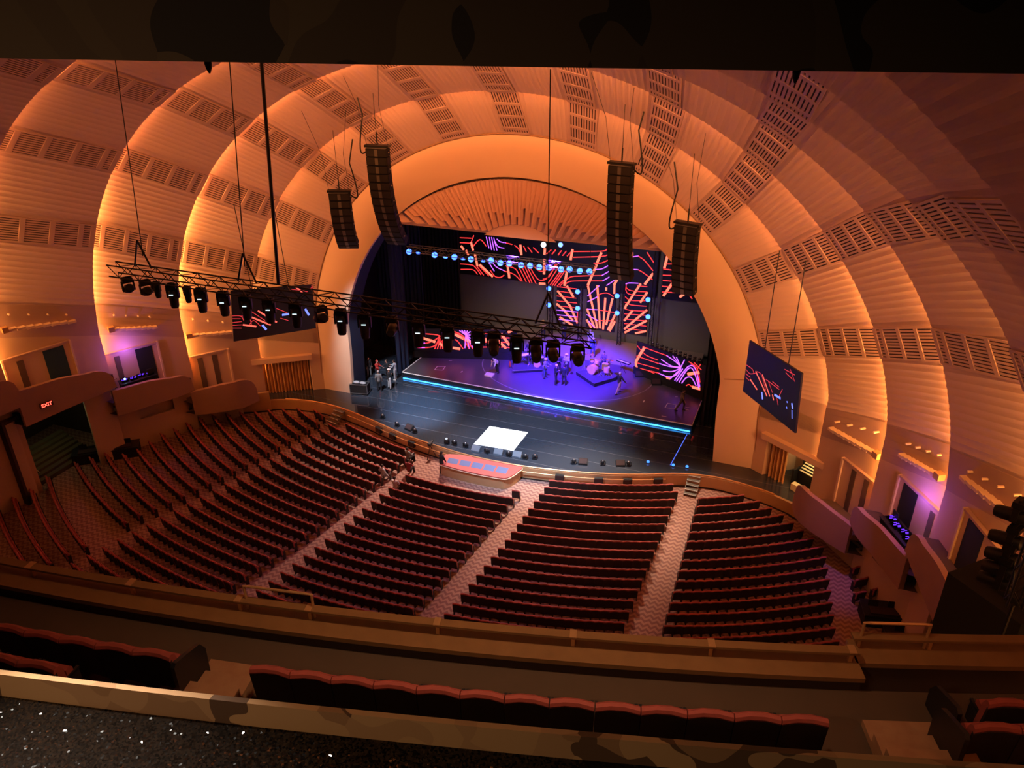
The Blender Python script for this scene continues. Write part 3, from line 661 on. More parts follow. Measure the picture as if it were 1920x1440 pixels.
# dark far left lobby stairs with the exit sign, and house-left wall closing the view
t = thing('exit_sign', 'red illuminated EXIT sign over the dark stairs on the far left', 'sign', (-26.95, -18.35, 6.12), R(75))
mb = MB(); mb.box((0, 0.05, 0), (0.85, 0.06, 0.36), SLOT); part(mb, 'sign_plate', t)
fc = bpy.data.curves.new('exit_letters', 'FONT'); fc.body = 'EXIT'; fc.size = 0.34; fc.extrude = 0.01; fc.align_x = 'CENTER'; fc.align_y = 'CENTER'
tmp = bpy.data.objects.new('letters_curve', fc); COL.objects.link(tmp); bpy.context.view_layer.update()
me = bpy.data.meshes.new_from_object(tmp.evaluated_get(bpy.context.evaluated_depsgraph_get())); bpy.data.objects.remove(tmp)
fo = bpy.data.objects.new('letters', me); COL.objects.link(fo); me.materials.clear(); me.materials.append(REDLED); fo.parent = t; fo.location = (0, -0.0, 0); fo.rotation_euler = (R(90), 0, 0)
mb = MB(); mb.box((-36.5, -16, 2.3), (0.2, 10, 6.6), DARKWOOD); mb.box((-32.5, -11.6, 2.3), (8, 0.2, 6.6), DARKWOOD); mb.box((-32.5, -20.6, 2.3), (8, 0.2, 6.6), DARKWOOD); mb.box((-32.5, -16, 5.5), (8.2, 9, 0.2), DARKWOOD); struct(mb, 'wall_left')
lamp('POINT', 'stair_light', (-30.5, -16.0, 3.8), 45, (0.9, 0.85, 0.4), size=0.1)
t = thing('staircase', 'dark carpeted stairs climbing through the opening under the left gallery', 'stairs', (-30.0, -16.2, OZ), R(0))
for k in range(7):
    mb = MB(); mb.box((-0.42*k, 0, 0.1+0.2*k), (0.42, 4.6, 0.2+0.4*k*0 + 0.2), mat('stair_carpet', (0.10, 0.08, 0.04), 0.9)); part(mb, 'step', t)
mb = MB(); mb.tube([(0.2, -2.2, 1.0), (-2.6, -2.2, 2.5)], 0.03, BRASS, 6); part(mb, 'handrail', t)

# ------------------------------------------------------------------ the stage house
mb = MB()
for s in (-1, 1): mb.box((s*19, 13, 7.5), (0.3, 24, 26), BLACKM)
struct(mb, 'wall_back')
mb = MB(); mb.box((0, 25, 7.5), (40, 0.3, 26), BLACKM); struct(mb, 'wall_back')
mb = MB(); mb.box((0, 13.3, 20.6), (40, 24, 0.3), BLACKM); struct(mb, 'ceiling')
YB = 17.5
wl = at(861, 560, y=YB).x
mb = MB(); mb.box(((wl+17)/2, YB+0.2, 8.5), (17-wl, 0.2, 16.8), GREYWALL); o = mb.build('projection_wall'); tag(o, 'tall dull grey backdrop wall filling the rear of the stage', 'backdrop')
mb = MB(); mb.box((1.5, 14.6, 0.3), (20.5, 5.0, 0.6), mat('rear_deck_grey', (0.34, 0.27, 0.23), 0.5)); o = mb.build('rear_deck'); tag(o, 'low brown grey rear deck behind the band platform', 'platform')
def drape(name, label, A, B, z0, z1, m, amp=0.15, n=None):
    mb = MB(); folds(mb, A, B, z0, z1, m, amp, n); o = mb.build(name, smooth=True); tag(o, label, 'curtain'); return o
drape('stage_drape', 'black pleated drape left of the grey backdrop', at(772, 560, y=14.5)*1.0, at(864, 560, y=16.5), 0.02, 15.5, DRAPE, 0.22, 14)
drape('stage_drape', 'black drape hanging at the left wing behind the crew', (-17.5, 9.5, 0), (-13.3, 10.5, 0), 0.02, 15.5, DRAPEB, 0.15, 12)
drape('stage_drape', 'blue black drape leg just inside the left edge of the stage opening', (-13.25, 4.6, 0), (-12.75, 6.0, 0), 0.02, 15.5, DRAPEB, 0.1, 3)
drape('stage_drape', 'tall black drape at the right edge of the stage opening', (13.35, 4.9, 0), (16.2, 5.4, 0), 0.02, 16, BLACKM, 0.2, 9)

# LED walls: a black panel with a glowing line picture on its face
def strip_pts(mb, P, w, m, nrm):
    for i in range(len(P)-1):
        a, b = P[i], P[i+1]; d = (b-a)
        if d.length < 1e-4: continue
        d.normalize(); sd = d.cross(nrm).normalized()*w/2; e = d*w*0.25
        mb.add([a-e-sd, b+e-sd, b+e+sd, a-e+sd], [(0, 1, 2, 3)], m)
def picture(t, p, nrm, conv, sets, clip=None, name='screen_image'):
    mb = MB(); inv = -t.location; Mi = Matrix.Rotation(-t.rotation_euler.z, 3, 'Z')
    for m, w, lines in sets:
        for L in lines:
            L2 = [Vector((a, b)) for a, b in L]
            if len(L2) > 2: L2 = subdiv_path(L2, 4)
            P = [at_plane(*conv(q.x, q.y), p, nrm) for q in L2]
            if clip: P = [q for q in P if clip(q)]
            strip_pts(mb, [Mi @ (q+inv) for q in P], w, m, Mi @ nrm)
    return part(mb, name, t)
c740 = lambda a, b: (740+a/6, 420+b/6); c1020 = lambda a, b: (1020+a/6, 440+b/6)
ys = YB-0.12; P0 = Vector((0, ys-0.06, 0)); NY = Vector((0, -1, 0))
def X(px, py): return at(px, py, y=ys).x
def Zz(px, py): return at(px, py, y=ys).z
zb = Zz(980, 527); xL = X(862, 500); xR = X(1234, 500)
t = thing('led_wall', 'wide LED band high on the grey backdrop with red and violet curved lines', 'LED wall', ((xL+xR)/2, ys, zb))
mb = MB(); mb.box((0, 0.02, 2.6), (xR-xL, 0.12, 5.2), SCREENBLK); part(mb, 'panel', t)
Rl = [[(735, 155), (860, 160)], [(890, 130), (860, 205)], [(735, 210), (860, 215)], [(885, 250), (940, 185), (980, 185), (1030, 250)], [(1250, 212), (1320, 230)], [(1350, 240), (1390, 275), (1405, 310)], [(1450, 250), (1480, 310)],
      [(1500, 260), (1545, 320)], [(1560, 265), (1620, 325)], [(1710, 335), (1760, 290)], [(1770, 340), (1810, 290)], [(1840, 350), (1875, 300)], [(740, 450), (860, 460), (910, 490), (970, 570)], [(745, 510), (880, 515), (930, 565)], [(920, 470), (1000, 575)],
      [(950, 470), (1060, 585)], [(1075, 520), (1130, 590), (1190, 600), (1230, 575)], [(1250, 470), (1350, 500), (1400, 570), (1435, 645)], [(1230, 530), (1340, 565), (1420, 640)], [(1400, 490), (1480, 650)], [(1430, 480), (1520, 660)], [(1460, 470), (1545, 660)],
      [(1490, 480), (1590, 670)], [(1530, 500), (1600, 610), (1660, 635), (1720, 600), (1830, 450)], [(1560, 465), (1610, 520), (1680, 530), (1760, 470)]]
Pl = [[(1030, 145), (1060, 270)], [(1065, 150), (1090, 290)], [(1090, 150), (1120, 295)], [(1115, 155), (1150, 295)], [(1150, 170), (1190, 200), (1250, 212)], [(1130, 200), (1165, 255), (1230, 272)], [(1035, 395), (1120, 530)], [(1080, 400), (1140, 480), (1230, 525)], [(1130, 405), (1165, 445), (1220, 440)]]
Ol = [[(1415, 240), (1425, 345)], [(1690, 280), (1685, 340)], [(750, 250), (775, 285)], [(805, 300), (825, 345)], [(860, 210), (880, 290)], [(905, 350), (930, 470)], [(960, 460), (1100, 590)], [(1270, 470), (1290, 605)], [(1685, 400), (1680, 560)], [(1630, 670), (1690, 672)]]
picture(t, P0, NY, c740, [(LED_R, 0.085, Rl), (LED_P, 0.085, Pl), (LED_O, 0.22, Ol)])
Rl = [[(-10, 500), (60, 470), (130, 330)], [(40, 555), (150, 385)], [(70, 565), (185, 410)], [(95, 570), (215, 400)], [(120, 572), (240, 400)], [(150, 575), (260, 480)], [(180, 575), (290, 480), (420, 465), (650, 460)], [(240, 560), (300, 525), (500, 520), (660, 520)], [(330, 190), (650, 185), (705, 165)],
      [(330, 255), (640, 245), (710, 230)], [(560, 320), (640, 320), (715, 290)], [(30, 215), (80, 170)], [(90, 220), (130, 175)], [(160, 225), (195, 180)], [(210, 235), (250, 185)], [(260, 240), (310, 190)], [(1060, 240), (1130, 290), (1225, 405)], [(1060, 395), (1120, 430), (1220, 505)], [(1160, 200), (1235, 315)]]
Pl = [[(580, 390), (650, 385), (718, 350)], [(650, 460), (735, 410)], [(660, 520), (745, 470)], [(705, 570), (790, 515)], [(985, 250), (1060, 240)], [(1005, 390), (1060, 395)]]
Ol = [[(320, 170), (300, 280)], [(265, 370), (230, 570)], [(645, 205), (595, 320)], [(590, 340), (495, 565)], [(820, 510), (790, 560)], [(990, 205), (990, 250)], [(1225, 440), (1135, 555)]]
picture(t, P0, NY, c1020, [(LED_R, 0.085, Rl), (LED_P, 0.085, Pl), (LED_O, 0.22, Ol)])
def ledpanel(label, x0, x1, z0, z1, sets):
    t = thing('led_wall', label, 'LED wall', ((x0+x1)/2, ys, z0), 0, 'LED panels on the rear of the stage')
    mb = MB(); mb.box((0, 0.02, (z1-z0)/2), (x1-x0, 0.12, z1-z0), SCREENBLK); part(mb, 'panel', t)
    picture(t, P0, NY, c1020, sets)
ledpanel('LED panel at the far right of the backdrop showing red level lines', X(1243, 520), X(1243, 520)+5.2, zb, zb+4.0,
  [(LED_R, 0.09, [[(1370, 330), (1450, 330)], [(1345, 385), (1450, 400)], [(1340, 455), (1445, 460)], [(1340, 515), (1445, 525)], [(1330, 580), (1440, 590)], [(1330, 645), (1580, 660), (1640, 690), (1665, 720)], [(1675, 665), (1715, 725)]]), (LED_O, 0.22, [[(1390, 235), (1355, 370)], [(1440, 550), (1345, 685)], [(1590, 660), (1530, 700)]])])
ledpanel('narrow LED panel below the wide band, leftmost of the three, with slanting orange bars', X(1044, 570), X(1083, 570), Zz(1064, 608), zb,
  [(LED_R, 0.07, [[(150, 585), (370, 610)], [(160, 635), (330, 660)], [(145, 690), (360, 715)], [(145, 745), (370, 770)], [(145, 800), (370, 825)], [(380, 870), (370, 1000)]]), (LED_P, 0.08, [[(142, 848), (378, 870)], [(142, 900), (375, 925)], [(142, 950), (375, 975)]]),
   (LED_O, 0.2, [[(155, 635), (300, 810)], [(145, 780), (240, 860)], [(260, 580), (330, 700)], [(240, 870), (320, 960)], [(300, 820), (375, 990)], [(180, 930), (320, 1018)]])])
ledpanel('narrow LED panel below the wide band with a fan of glowing upright rays', X(1100, 580), X(1153, 580), Zz(1127, 619), zb,
  [(LED_O, 0.19, [[(495, 580), (600, 1050)], [(600, 575), (630, 1050)], [(690, 715), (665, 1060)], [(770, 720), (700, 1010)], [(800, 900), (720, 1070)], [(795, 980), (740, 1080)], [(485, 840), (570, 1050)], [(482, 960), (530, 1045)], [(793, 570), (790, 660)], [(700, 600), (698, 625)]]),
   (LED_P, 0.08, [[(490, 690), (620, 575)], [(490, 755), (600, 700)], [(485, 838), (600, 845)], [(482, 900), (600, 965)], [(500, 970), (570, 1050)]]), (LED_R, 0.07, [[(600, 700), (640, 665), (720, 660), (780, 700)], [(600, 845), (795, 875)], [(600, 965), (795, 970)]])])
ledpanel('narrow LED panel below the wide band, rightmost of the three, with crossing diagonals', X(1170, 580), X(1214, 580), Zz(1192, 627), zb,
  [(LED_R, 0.07, [[(925, 560), (920, 620)], [(930, 600), (980, 630), (1160, 645)], [(920, 620), (960, 670), (1160, 690)], [(1050, 575), (1160, 585)], [(915, 700), (980, 740), (1160, 745)], [(910, 760), (980, 790), (1150, 805)], [(905, 820), (960, 850), (1160, 860)], [(905, 890), (1160, 910)], [(900, 950), (1160, 970)], [(905, 1000), (1150, 1030)], [(905, 1050), (1150, 1085)]]),
   (LED_P, 0.09, [[(920, 555), (960, 543), (1060, 547)]]), (LED_O, 0.19, [[(1085, 555), (930, 790)], [(1160, 650), (1085, 760)], [(910, 830), (925, 790)], [(995, 855), (905, 965)], [(1155, 850), (905, 1060)], [(1150, 970), (910, 1100)], [(1145, 1085), (1030, 1110)]])])
# the two low LED walls beside the band platform
def lowled(label, A, B, zt, conv, sets):
    A = Vector(A); B = Vector(B); d = (B-A).normalized(); nrm = Vector((d.y, -d.x, 0)); c = (A+B)/2; ang = math.atan2(d.y, d.x)
    t = thing('led_wall', label, 'LED wall', (c.x, c.y, 0.0), ang)
    mb = MB(); mb.box((0, 0, 0.93), ((B-A).length+0.2, 0.35, 0.64), BLACKM); part(mb, 'base', t)
    mb = MB(); mb.box((0, 0, (1.25+zt)/2), ((B-A).length, 0.12, zt-1.25), SCREENBLK); part(mb, 'panel', t)
    L = (B-A).length/2
    picture(t, c+nrm*0.09, nrm, conv, sets, clip=lambda q: abs((q-c).xy.dot(d.xy)) < L and 1.22 < q.z < zt+0.02)
    return c, d, nrm, t
c640 = lambda a, b: (640+a/6, 620+b/6); c1160 = lambda a, b: (1160+a/6, 600+b/6)
LL = lowled('low LED wall at the left of the band platform with red and violet fan lines', (-12.9, 7.3, 0), (-3.9, 10.0, 0), 3.45, c640,
  [(LED_R, 0.09, [[(940, 35), (1060, 45), (1110, 60)], [(850, 140), (960, 140), (1060, 100), (1110, 60)], [(860, 190), (960, 190), (1050, 170), (1120, 90)], [(1110, 60), (1050, 205)], [(1120, 80), (1080, 205)], [(1130, 90), (1110, 205)], [(1140, 100), (1140, 205)], [(1150, 110), (1170, 205)], [(1250, 110), (1300, 110), (1370, 205)],
    [(1260, 30), (1350, 60), (1440, 205)], [(1270, 10), (1370, 60), (1480, 205)], [(1610, 85), (1700, 85)], [(1590, 185), (1830, 185), (1900, 195)], [(1680, 82), (1890, 82)], [(1600, 30), (1680, 30)], [(1610, 130), (1880, 132)]]),
   (LED_P, 0.09, [[(860, 140), (940, 140)], [(860, 190), (940, 190)], [(1400, 50), (1330, 0)], [(1400, 50), (1355, -5)], [(1400, 50), (1385, -8)], [(1400, 50), (1420, -5)], [(1400, 50), (1450, 10)], [(1400, 50), (1465, 50)], [(1400, 50), (1460, 90)], [(1400, 50), (1470, 140)], [(1400, 50), (1480, 190)], [(1400, 50), (1440, 200)], [(1400, 50), (1390, 195)]]),
   (LED_O, 0.24, [[(920, 85), (1050, 125)], [(1110, 145), (1160, 180)], [(1200, 185), (1330, 205)], [(1270, 40), (1460, 130)], [(1620, 100), (1660, 140)], [(1760, 110), (1850, 195)], [(1800, 40), (1890, 160)], [(1880, 20), (1910, 0)]])])
RLD = lowled('low LED wall at the right of the band platform with orange bars and violet arcs', (6.75, 11.0, 0), (13.3, 8.1, 0), 3.65, c1160,
  [(LED_O, 0.24, [[(290, 310), (200, 460), (200, 530)], [(330, 410), (205, 545)], [(540, 385), (285, 570)], [(615, 490), (370, 605)], [(780, 610), (900, 590)], [(830, 755), (910, 775)], [(540, 650), (570, 655)]]),
   (LED_R, 0.07, [[(210, 290), (300, 390), (440, 450)], [(270, 300), (400, 350), (540, 400)], [(200, 405), (450, 490)], [(200, 480), (450, 550)], [(240, 545), (460, 600)], [(330, 570), (400, 600)], [(850, 480), (930, 560)], [(880, 560), (920, 500)], [(760, 740), (790, 725), (820, 750)], [(820, 500), (870, 560), (900, 760)], [(790, 470), (880, 540), (915, 700)]]),
   (LED_P, 0.09, [[(480, 445), (600, 520), (700, 530)], [(540, 400), (640, 470), (700, 530)], [(610, 405), (700, 530)], [(650, 420), (700, 530)], [(740, 450), (700, 530)], [(460, 490), (560, 520), (700, 540)], [(500, 570), (600, 580), (700, 540)], [(450, 600), (560, 640), (640, 620), (700, 550)], [(580, 660), (700, 550)], [(630, 680), (720, 550)],
    [(650, 690), (740, 570), (790, 520), (840, 520), (880, 600), (912, 750)], [(680, 700), (770, 560), (830, 550), (880, 680), (900, 765)], [(710, 710), (760, 650), (820, 650), (870, 740)]])])
# lamps on top of the low LED walls
def small_par(name, label, grp, loc, m=WHITELENS, r=0.09):
    pass

# band platform with its glowing blue front edge
PZ = 0.6
pl = [(-12.54, 3.95), (12.85, 3.45), (13.1, 8.0), (7.0, 12.2), (-4.0, 12.2), (-12.2, 8.4)]
pl = [(-12.45, 4.05), (12.95, 3.55), (13.0, 7.8), (6.4, 12.0), (-3.6, 12.0), (-12.2, 8.2)]
PLAT = mat('platform_vinyl', (0.095, 0.08, 0.09), 0.32, noise=0.2, nscale=0.8)
t = thing('band_platform', 'low dark platform for the band with a glowing blue front edge', 'platform', (0, 8, 0))
mb = MB(); mb.prism([(x, y-8) for x, y in pl], 0.0, PZ, BLACK, PLAT); part(mb, 'deck', t)
mb = MB(); P = [Vector((x, y-8, PZ+0.02)) for x, y in pl]
ring = P+[P[0]]
for i in (0, 1, 5): mb.tube([ring[i], ring[i+1]], 0.045, WHITE, 5)
part(mb, 'edge_trim', t)
mb = MB(); a, b = Vector(pl[0]), Vector(pl[1]); d = (b-a).normalized(); c = (a+b)/2+Vector((0, -0.08))
mb.box((c.x, c.y-8, 0.10), ((b-a).length-0.2, 0.05, 0.085), CYAN, rz=math.atan2(d.y, d.x)); part(mb, 'blue_light_strip', t)
mb = MB(); TAPE = mat('white_tape', (0.75, 0.72, 0.68), 0.6)
def tape(px0, px1, w=0.06): a = at(*px0, z=PZ+0.012); b = at(*px1, z=PZ+0.012); strip_pts(mb, [a-Vector((0, 8, 0)), b-Vector((0, 8, 0))], w, TAPE, Vector((0, 0, 1)))
for Q in ([(820, 687), (835, 687), (830, 694), (815, 693), (820, 687)], [(1252, 756), (1268, 759), (1265, 767), (1247, 764), (1252, 756)]):
    for q0, q1 in zip(Q[:-1], Q[1:]): tape(q0, q1, 0.08)
for q0, q1 in [((800, 705), (806, 706)), ((842, 676), (847, 676)), ((864, 698), (867, 696)), ((1206, 754), (1208, 751)), ((1241, 780), (1249, 781)), ((1266, 744), (1270, 744)), ((1286, 764), (1292, 764)), ((1285, 768), (1291, 769))]: tape(q0, q1, 0.09)
part(mb, 'tape_marks', t)
mb = MB(); cc = []
for k in range(73):
    a = 2*math.pi*k/72; cc.append(Vector((0.9+7.7*math.cos(a), 9.6+5.6*math.sin(a)-8, PZ+0.012)))
cc = [p for p in cc if p.y+8 < 11.6]; k0 = max(range(len(cc)-1), key=lambda i: (cc[i+1]-cc[i]).length); cc = cc[k0+1:]+cc[:k0+1]
strip_pts(mb, cc, 0.07, mat('grey_tape', (0.32, 0.28, 0.34), 0.6), Vector((0, 0, 1))); part(mb, 'circle_mark', t)

# white lit floor panel and floor marks on the apron
Q = [at(*p, z=0.03) for p in ((918.3, 799), (990, 810.7), (962.7, 845), (888.3, 832.3))]
mb = MB(); mb.prism([(q.x, q.y) for q in Q], 0.0, 0.03, WHITE, WHITEPANEL); tag(mb.build('floor_light_panel'), 'bright white lit square lying on the glossy stage apron', 'light panel')
a = at(1257, 872, z=0.01); b = at(1288, 815, z=0.01); mb = MB(); mb.box(((a+b)/2), ((b-a).length, 0.05, 0.02), emit('blue_tape_light', (0.08, 0.16, 1.0), 1.2), rz=math.atan2((b-a).y, (b-a).x)); tag(mb.build('blue_floor_strip'), 'thin blue light strip crossing the right of the apron', 'light strip')  # floor line drawn as a thin emissive blue box

# ------------------------------------------------------------------ seats
def seat_geo(lo=False):
    """seat facing +y (the stage); origin on the floor under the back"""
    G = {}
    W = 0.53
    def slab(m, prof, w, bow=0.0, n=3):
        mb = MB(); vs = []; k = len(prof)
        for i in range(n+1):
            u = -1+2*i/n
            for y, z in prof: vs.append((u*w/2, y+bow*(1-u*u), z - 0.012*u*u*(1 if z > 0.7 else 0)))
        fs = [(i*k+j, i*k+(j+1) % k, (i+1)*k+(j+1) % k, (i+1)*k+j) for i in range(n) for j in range(k)]
        fs += [tuple(range(k-1, -1, -1)), tuple(n*k+j for j in range(k))]
        return mb.add(vs, fs, m)
    G['seat_shell'] = slab(SEATBACK, [(-0.03, 0.28), (0.0, 0.28), (-0.05, 0.88), (-0.085, 0.86)], 0.528, 0.03)
    G['back_cushion'] = slab(VELVET, [(0.0, 0.42), (0.09, 0.42), (0.05, 0.84), (0.02, 0.92), (-0.03, 0.955), (-0.075, 0.94), (-0.095, 0.90), (-0.085, 0.87), (-0.048, 0.87)], 0.525, 0.035)
    G['seat_cushion'] = slab(VELVET, [(0.10, 0.38), (0.22, 0.38), (0.21, 0.70), (0.17, 0.76), (0.10, 0.74)], 0.47, n=1 if lo else 3)
    mb = MB()
    for s in (-1, 1): mb.box((s*0.247, 0.15, 0.3), (0.028, 0.24, 0.6), SEATBACK); mb.box((s*0.242, 0.17, 0.62), (0.04, 0.24, 0.035), BLACK)
    G['side_frame'] = mb
    return G
def make_seat(label, group):
    t = thing('theatre_seat', label, 'seat', (0, 0, 0), 0, group)
    G = seat_geo()
    for k in ('seat_shell', 'back_cushion', 'seat_cushion'): part(G[k], k, t, True)
    for s in (-1, 1):
        mb = MB(); mb.box((s*0.247, 0.15, 0.3), (0.028, 0.24, 0.6), SEATBACK); part(mb, 'leg_panel', t)
        mb = MB(); mb.box((s*0.242, 0.17, 0.62), (0.04, 0.24, 0.035), BLACK); part(mb, 'armrest', t)
    return t
def lerp_tab(T, r):
    if r <= T[0][0]: return T[0][1]
    for (a, b), (c, d) in zip(T[:-1], T[1:]):
        if r <= c: return b+(d-b)*(r-a)/(c-a)
    (a, b), (c, d) = T[-2:]; return b+(d-b)*(r-a)/(c-a)
# blocks of the orchestra: first row radius and pitch at the left and right end, number of rows, x limits as functions of the radius
BL = [
 ('far left', 18, (30.85, 1.03), (30.63, 0.993), [(30.85, -16.7), (31.9, -18.2), (33.9, -20.2), (36.9, -23.0), (38.9, -24.7), (41, -25.3), (44.2, -26.7), (48.4, -28.8)], [(30.6, -15.0), (38.5, -16.9), (44.3, -18.7), (46.5, -19.6), (49, -20.2)]),
 ('left', 23, (30.01, 0.975), (29.51, 0.945), [(30, -14.05), (34.7, -15.0), (40.5, -16.5), (46.3, -18.1), (51.5, -19.7)], [(29.5, -6.1), (39.9, -7.75), (48.4, -9.8)]),
 ('centre', 18, (31.3, 0.928), (31.06, 0.901), [(31.3, -4.9), (35, -5.65), (41.4, -6.6), (46.2, -7.6)], [(31.1, 3.24), (36.2, 2.62), (41.7, 1.95), (45.5, 1.3)]),
 ('right of centre', 20, (29.27, 0.892), (29.38, 0.88), [(29.3, 4.72), (36.4, 4.23), (44.4, 3.35)], [(29.4, 13.46), (44.4, 12.94)]),
 ('far right', 19, (31.2, 0.889), (31.43, 0.889), [(31, 14.9), (44.4, 15.1)], [(31.4, 17.7), (32.3, 18.8), (34.2, 20.5), (36, 21.8), (37.7, 23), (40, 23.35), (44, 23.8), (46, 24.3)]),
 ('back left', 4, (50.3, 1.15), (50.3, 1.05), [(50, -29.0), (54, -31.5)], [(50, -20.3), (54, -21.6)]),
 ('small right', 4, (39.9, 0.95), (39.9, 0.95), [(39.9, 24.75), (43, 25.0)], [(39.9, 27.0), (43, 27.3)])]
SEATZ = 0.955
d1_, d2_, d3_ = at(180, 862, z=OZ), at(1668, 1165, z=OZ), at(1706, 1212, z=OZ)
CLEAR = [(d1_.x-0.6, d1_.y-0.2, 1.5), (d1_.x+1.6, d1_.y+1.6, 1.6), (d2_.x, d2_.y, 1.7), (d3_.x, d3_.y, 1.7), (14.1, -3.0, 1.5), (-14.2, -3.6, 1.2)]
PL = []
for bi, (nm, nr, ra, rb, TL, TR) in enumerate(BL):
    for j in range(nr):
        RA = ra[0]+ra[1]*j; RB = rb[0]+rb[1]*j
        xl, xr = lerp_tab(TL, RA), lerp_tab(TR, RB)
        al, ar = math.asin(xl/RA), math.asin(xr/RB)
        rm = (RA+RB)/2; n = max(1, round((ar-al)*rm/0.545))
        for k in range(n):
            u = (k+0.5)/n; a = al+(ar-al)*u; r = RA+(RB-RA)*u
            if bi == 2 and j == 0 and not (0.93 < u): continue      # the console stands in the first row
            x, y = r*math.sin(a), YC-r*math.cos(a)
            if any((x-cx)**2+(y-cy)**2 < cr*cr for cx, cy, cr in CLEAR): continue
            PL.append((Vector((x, y, OZ)), a, bi, (ar-al)*rm/n))
def cam_d(p): return (p-CAM).length
def inframe(p):
    d = p-CAM; z = d.dot(FWD); return -30 < 960+FPX*d.dot(RGT)/z < 1950 and 720-FPX*d.dot(UPV)/z < 1300
vis = sorted([q for q in PL if inframe(q[0]+Vector((0, 0, 0.9)))], key=lambda q: cam_d(q[0]))
near = vis[:300]; nearset = set(id(q) for q in near); rest = [q for q in PL if id(q) not in nearset]
protos = {}
for p, a, bi, w in near:
    lab = 'dark folding seat with red velvet rim, rear orchestra rows, %s block' % BL[bi][0]
    if bi not in protos:
        protos[bi] = make_seat(lab, 'orchestra seats in the rear rows'); t = protos[bi]; t.location = p; t.rotation_euler = (0, 0, a)
    else: t = dup(protos[bi], p, a)
    t.scale = (w/0.53, 1, 1)
G = seat_geo(True); V = []; F = []; MI = []; mats = [VELVET, SEATBACK, BLACK]
tv = []; tf = []; tm = []
for k in G:
    g = G[k]; o = len(tv); tv += g.v; tf += [tuple(i+o for i in f) for f in g.f]; tm += [mats.index(g.mats[m]) for m in g.m]
for p, a, bi, w in rest:
    o = len(V); c, s_ = math.cos(a), math.sin(a); kx = w/0.53
    V += [(p.x+c*x*kx-s_*y, p.y+s_*x*kx+c*y, p.z+z) for x, y, z in tv]; F += [tuple(i+o for i in f) for f in tf]; MI += tm
mb = MB(); mb.v, mb.f, mb.m, mb.mats = V, F, MI, mats
o = mb.build('theatre_seats', smooth=True); tag(o, 'dark rows of red rimmed folding seats filling the orchestra nearer the stage', 'seats', kind='stuff')
# ------------------------------------------------------------------ mezzanine in front of the camera
def arc(Rr, a0, a1, z, n=60): return [Vector((Rr*math.sin(a0+(a1-a0)*i/n), YC-Rr*math.cos(a0+(a1-a0)*i/n), z)) for i in range(n+1)]
def ang_at(px, py, z): q = at(px, py, z=z); return math.atan2(q.x, YC-q.y)
A0, A1, AC = R(3), R(26), ang_at(1632, 1305, 22.9)
MFL = 22.65
def sweep(prof, a0, a1, m, n=60, mb=None):   # prof: (R, z) polygon swept about the house axis
    mb = mb or MB(); k = len(prof); vs = []
    for i in range(n+1):
        a = a0+(a1-a0)*i/n
        for r, z in prof: vs.append((r*math.sin(a), YC-r*math.cos(a), z))
    fs = [(i*k+j, i*k+(j+1) % k, (i+1)*k+(j+1) % k, (i+1)*k+j) for i in range(n) for j in range(k)]+[tuple(range(k)), tuple(n*k+j for j in range(k-1, -1, -1))]
    return mb.add(vs, fs, m)
CAPW = mat('rail_wood', (0.30, 0.15, 0.055), 0.5, noise=0.35, nscale=4)
struct(sweep([(67.40, 20.6), (67.40, 22.86), (67.0, 22.86), (66.8, 20.6)], A0, AC, DARKWOOD), 'wall_front')
struct(sweep([(67.12, 20.6), (67.12, 22.86), (66.75, 22.86), (66.55, 20.6)], AC, A1, DARKWOOD), 'wall_front')
struct(sweep([(67.44, 22.84), (67.44, 22.92), (66.98, 22.92), (66.98, 22.84)], A0, AC+0.0004, CAPW), 'trim_13')
struct(sweep([(67.16, 22.84), (67.16, 22.92), (66.70, 22.92), (66.70, 22.84)], AC, A1, CAPW), 'trim_14')
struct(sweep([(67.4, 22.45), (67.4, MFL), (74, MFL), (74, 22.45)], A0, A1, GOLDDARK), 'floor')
t = thing('balcony_rail', 'flat brown handrail with brass brackets along the mezzanine front', 'rail', arc(67.1, AC, A1, 22.92)[0]); inv = -t.location
mb = MB(); sweep([(67.20, 23.10), (67.20, 23.14), (67.06, 23.14), (67.06, 23.10)], A0, AC, CAPW, mb=mb); mb.v = [tuple(Vector(v)+inv) for v in mb.v]; part(mb, 'handrail', t)
mb = MB(); sweep([(66.92, 23.10), (66.92, 23.14), (66.78, 23.14), (66.78, 23.10)], AC, A1, CAPW, mb=mb); mb.v = [tuple(Vector(v)+inv) for v in mb.v]; part(mb, 'handrail', t)
for px, py in [(35, 1083), (230, 1113), (433, 1148), (567, 1167), (812, 1197), (1073, 1223), (1340, 1245), (1615, 1265)]:
    a = ang_at(px, py, 23.1); mb = MB(); c = Vector((67.13*math.sin(a), YC-67.13*math.cos(a), 0))+inv
    mb.box(c+Vector((0, 0, 23.01)), (0.05, 0.05, 0.2), BRASS, rz=a); mb.box(c+Vector((0, 0, 23.145)), (0.10, 0.16, 0.02), BRASS, rz=a); part(mb, 'bracket', t)
for px, py in [(1770, 1240)]:
    a = ang_at(px, py, 23.1); mb = MB(); c = Vector((66.85*math.sin(a), YC-66.85*math.cos(a), 0))+inv
    mb.box(c+Vector((0, 0, 23.01)), (0.05, 0.05, 0.2), BRASS, rz=a); part(mb, 'bracket', t)
for (pa, pb, Rr) in [((440, 1132), (568, 1152), 67.1), ((1636, 1212), (1766, 1218), 66.85)]:   # taller guards over the aisles
    a0 = ang_at(*pa, 23.3); a1 = ang_at(*pb, 23.3); mb = MB(); P = [p+inv for p in arc(Rr, a0, a1, 23.38, 10)]
    P = [P[0]+Vector((0, 0, -0.45))]+P+[P[-1]+Vector((0, 0, -0.45))]; mb.tube(P, 0.022, BRASS, 6); part(mb, 'aisle_guard', t)
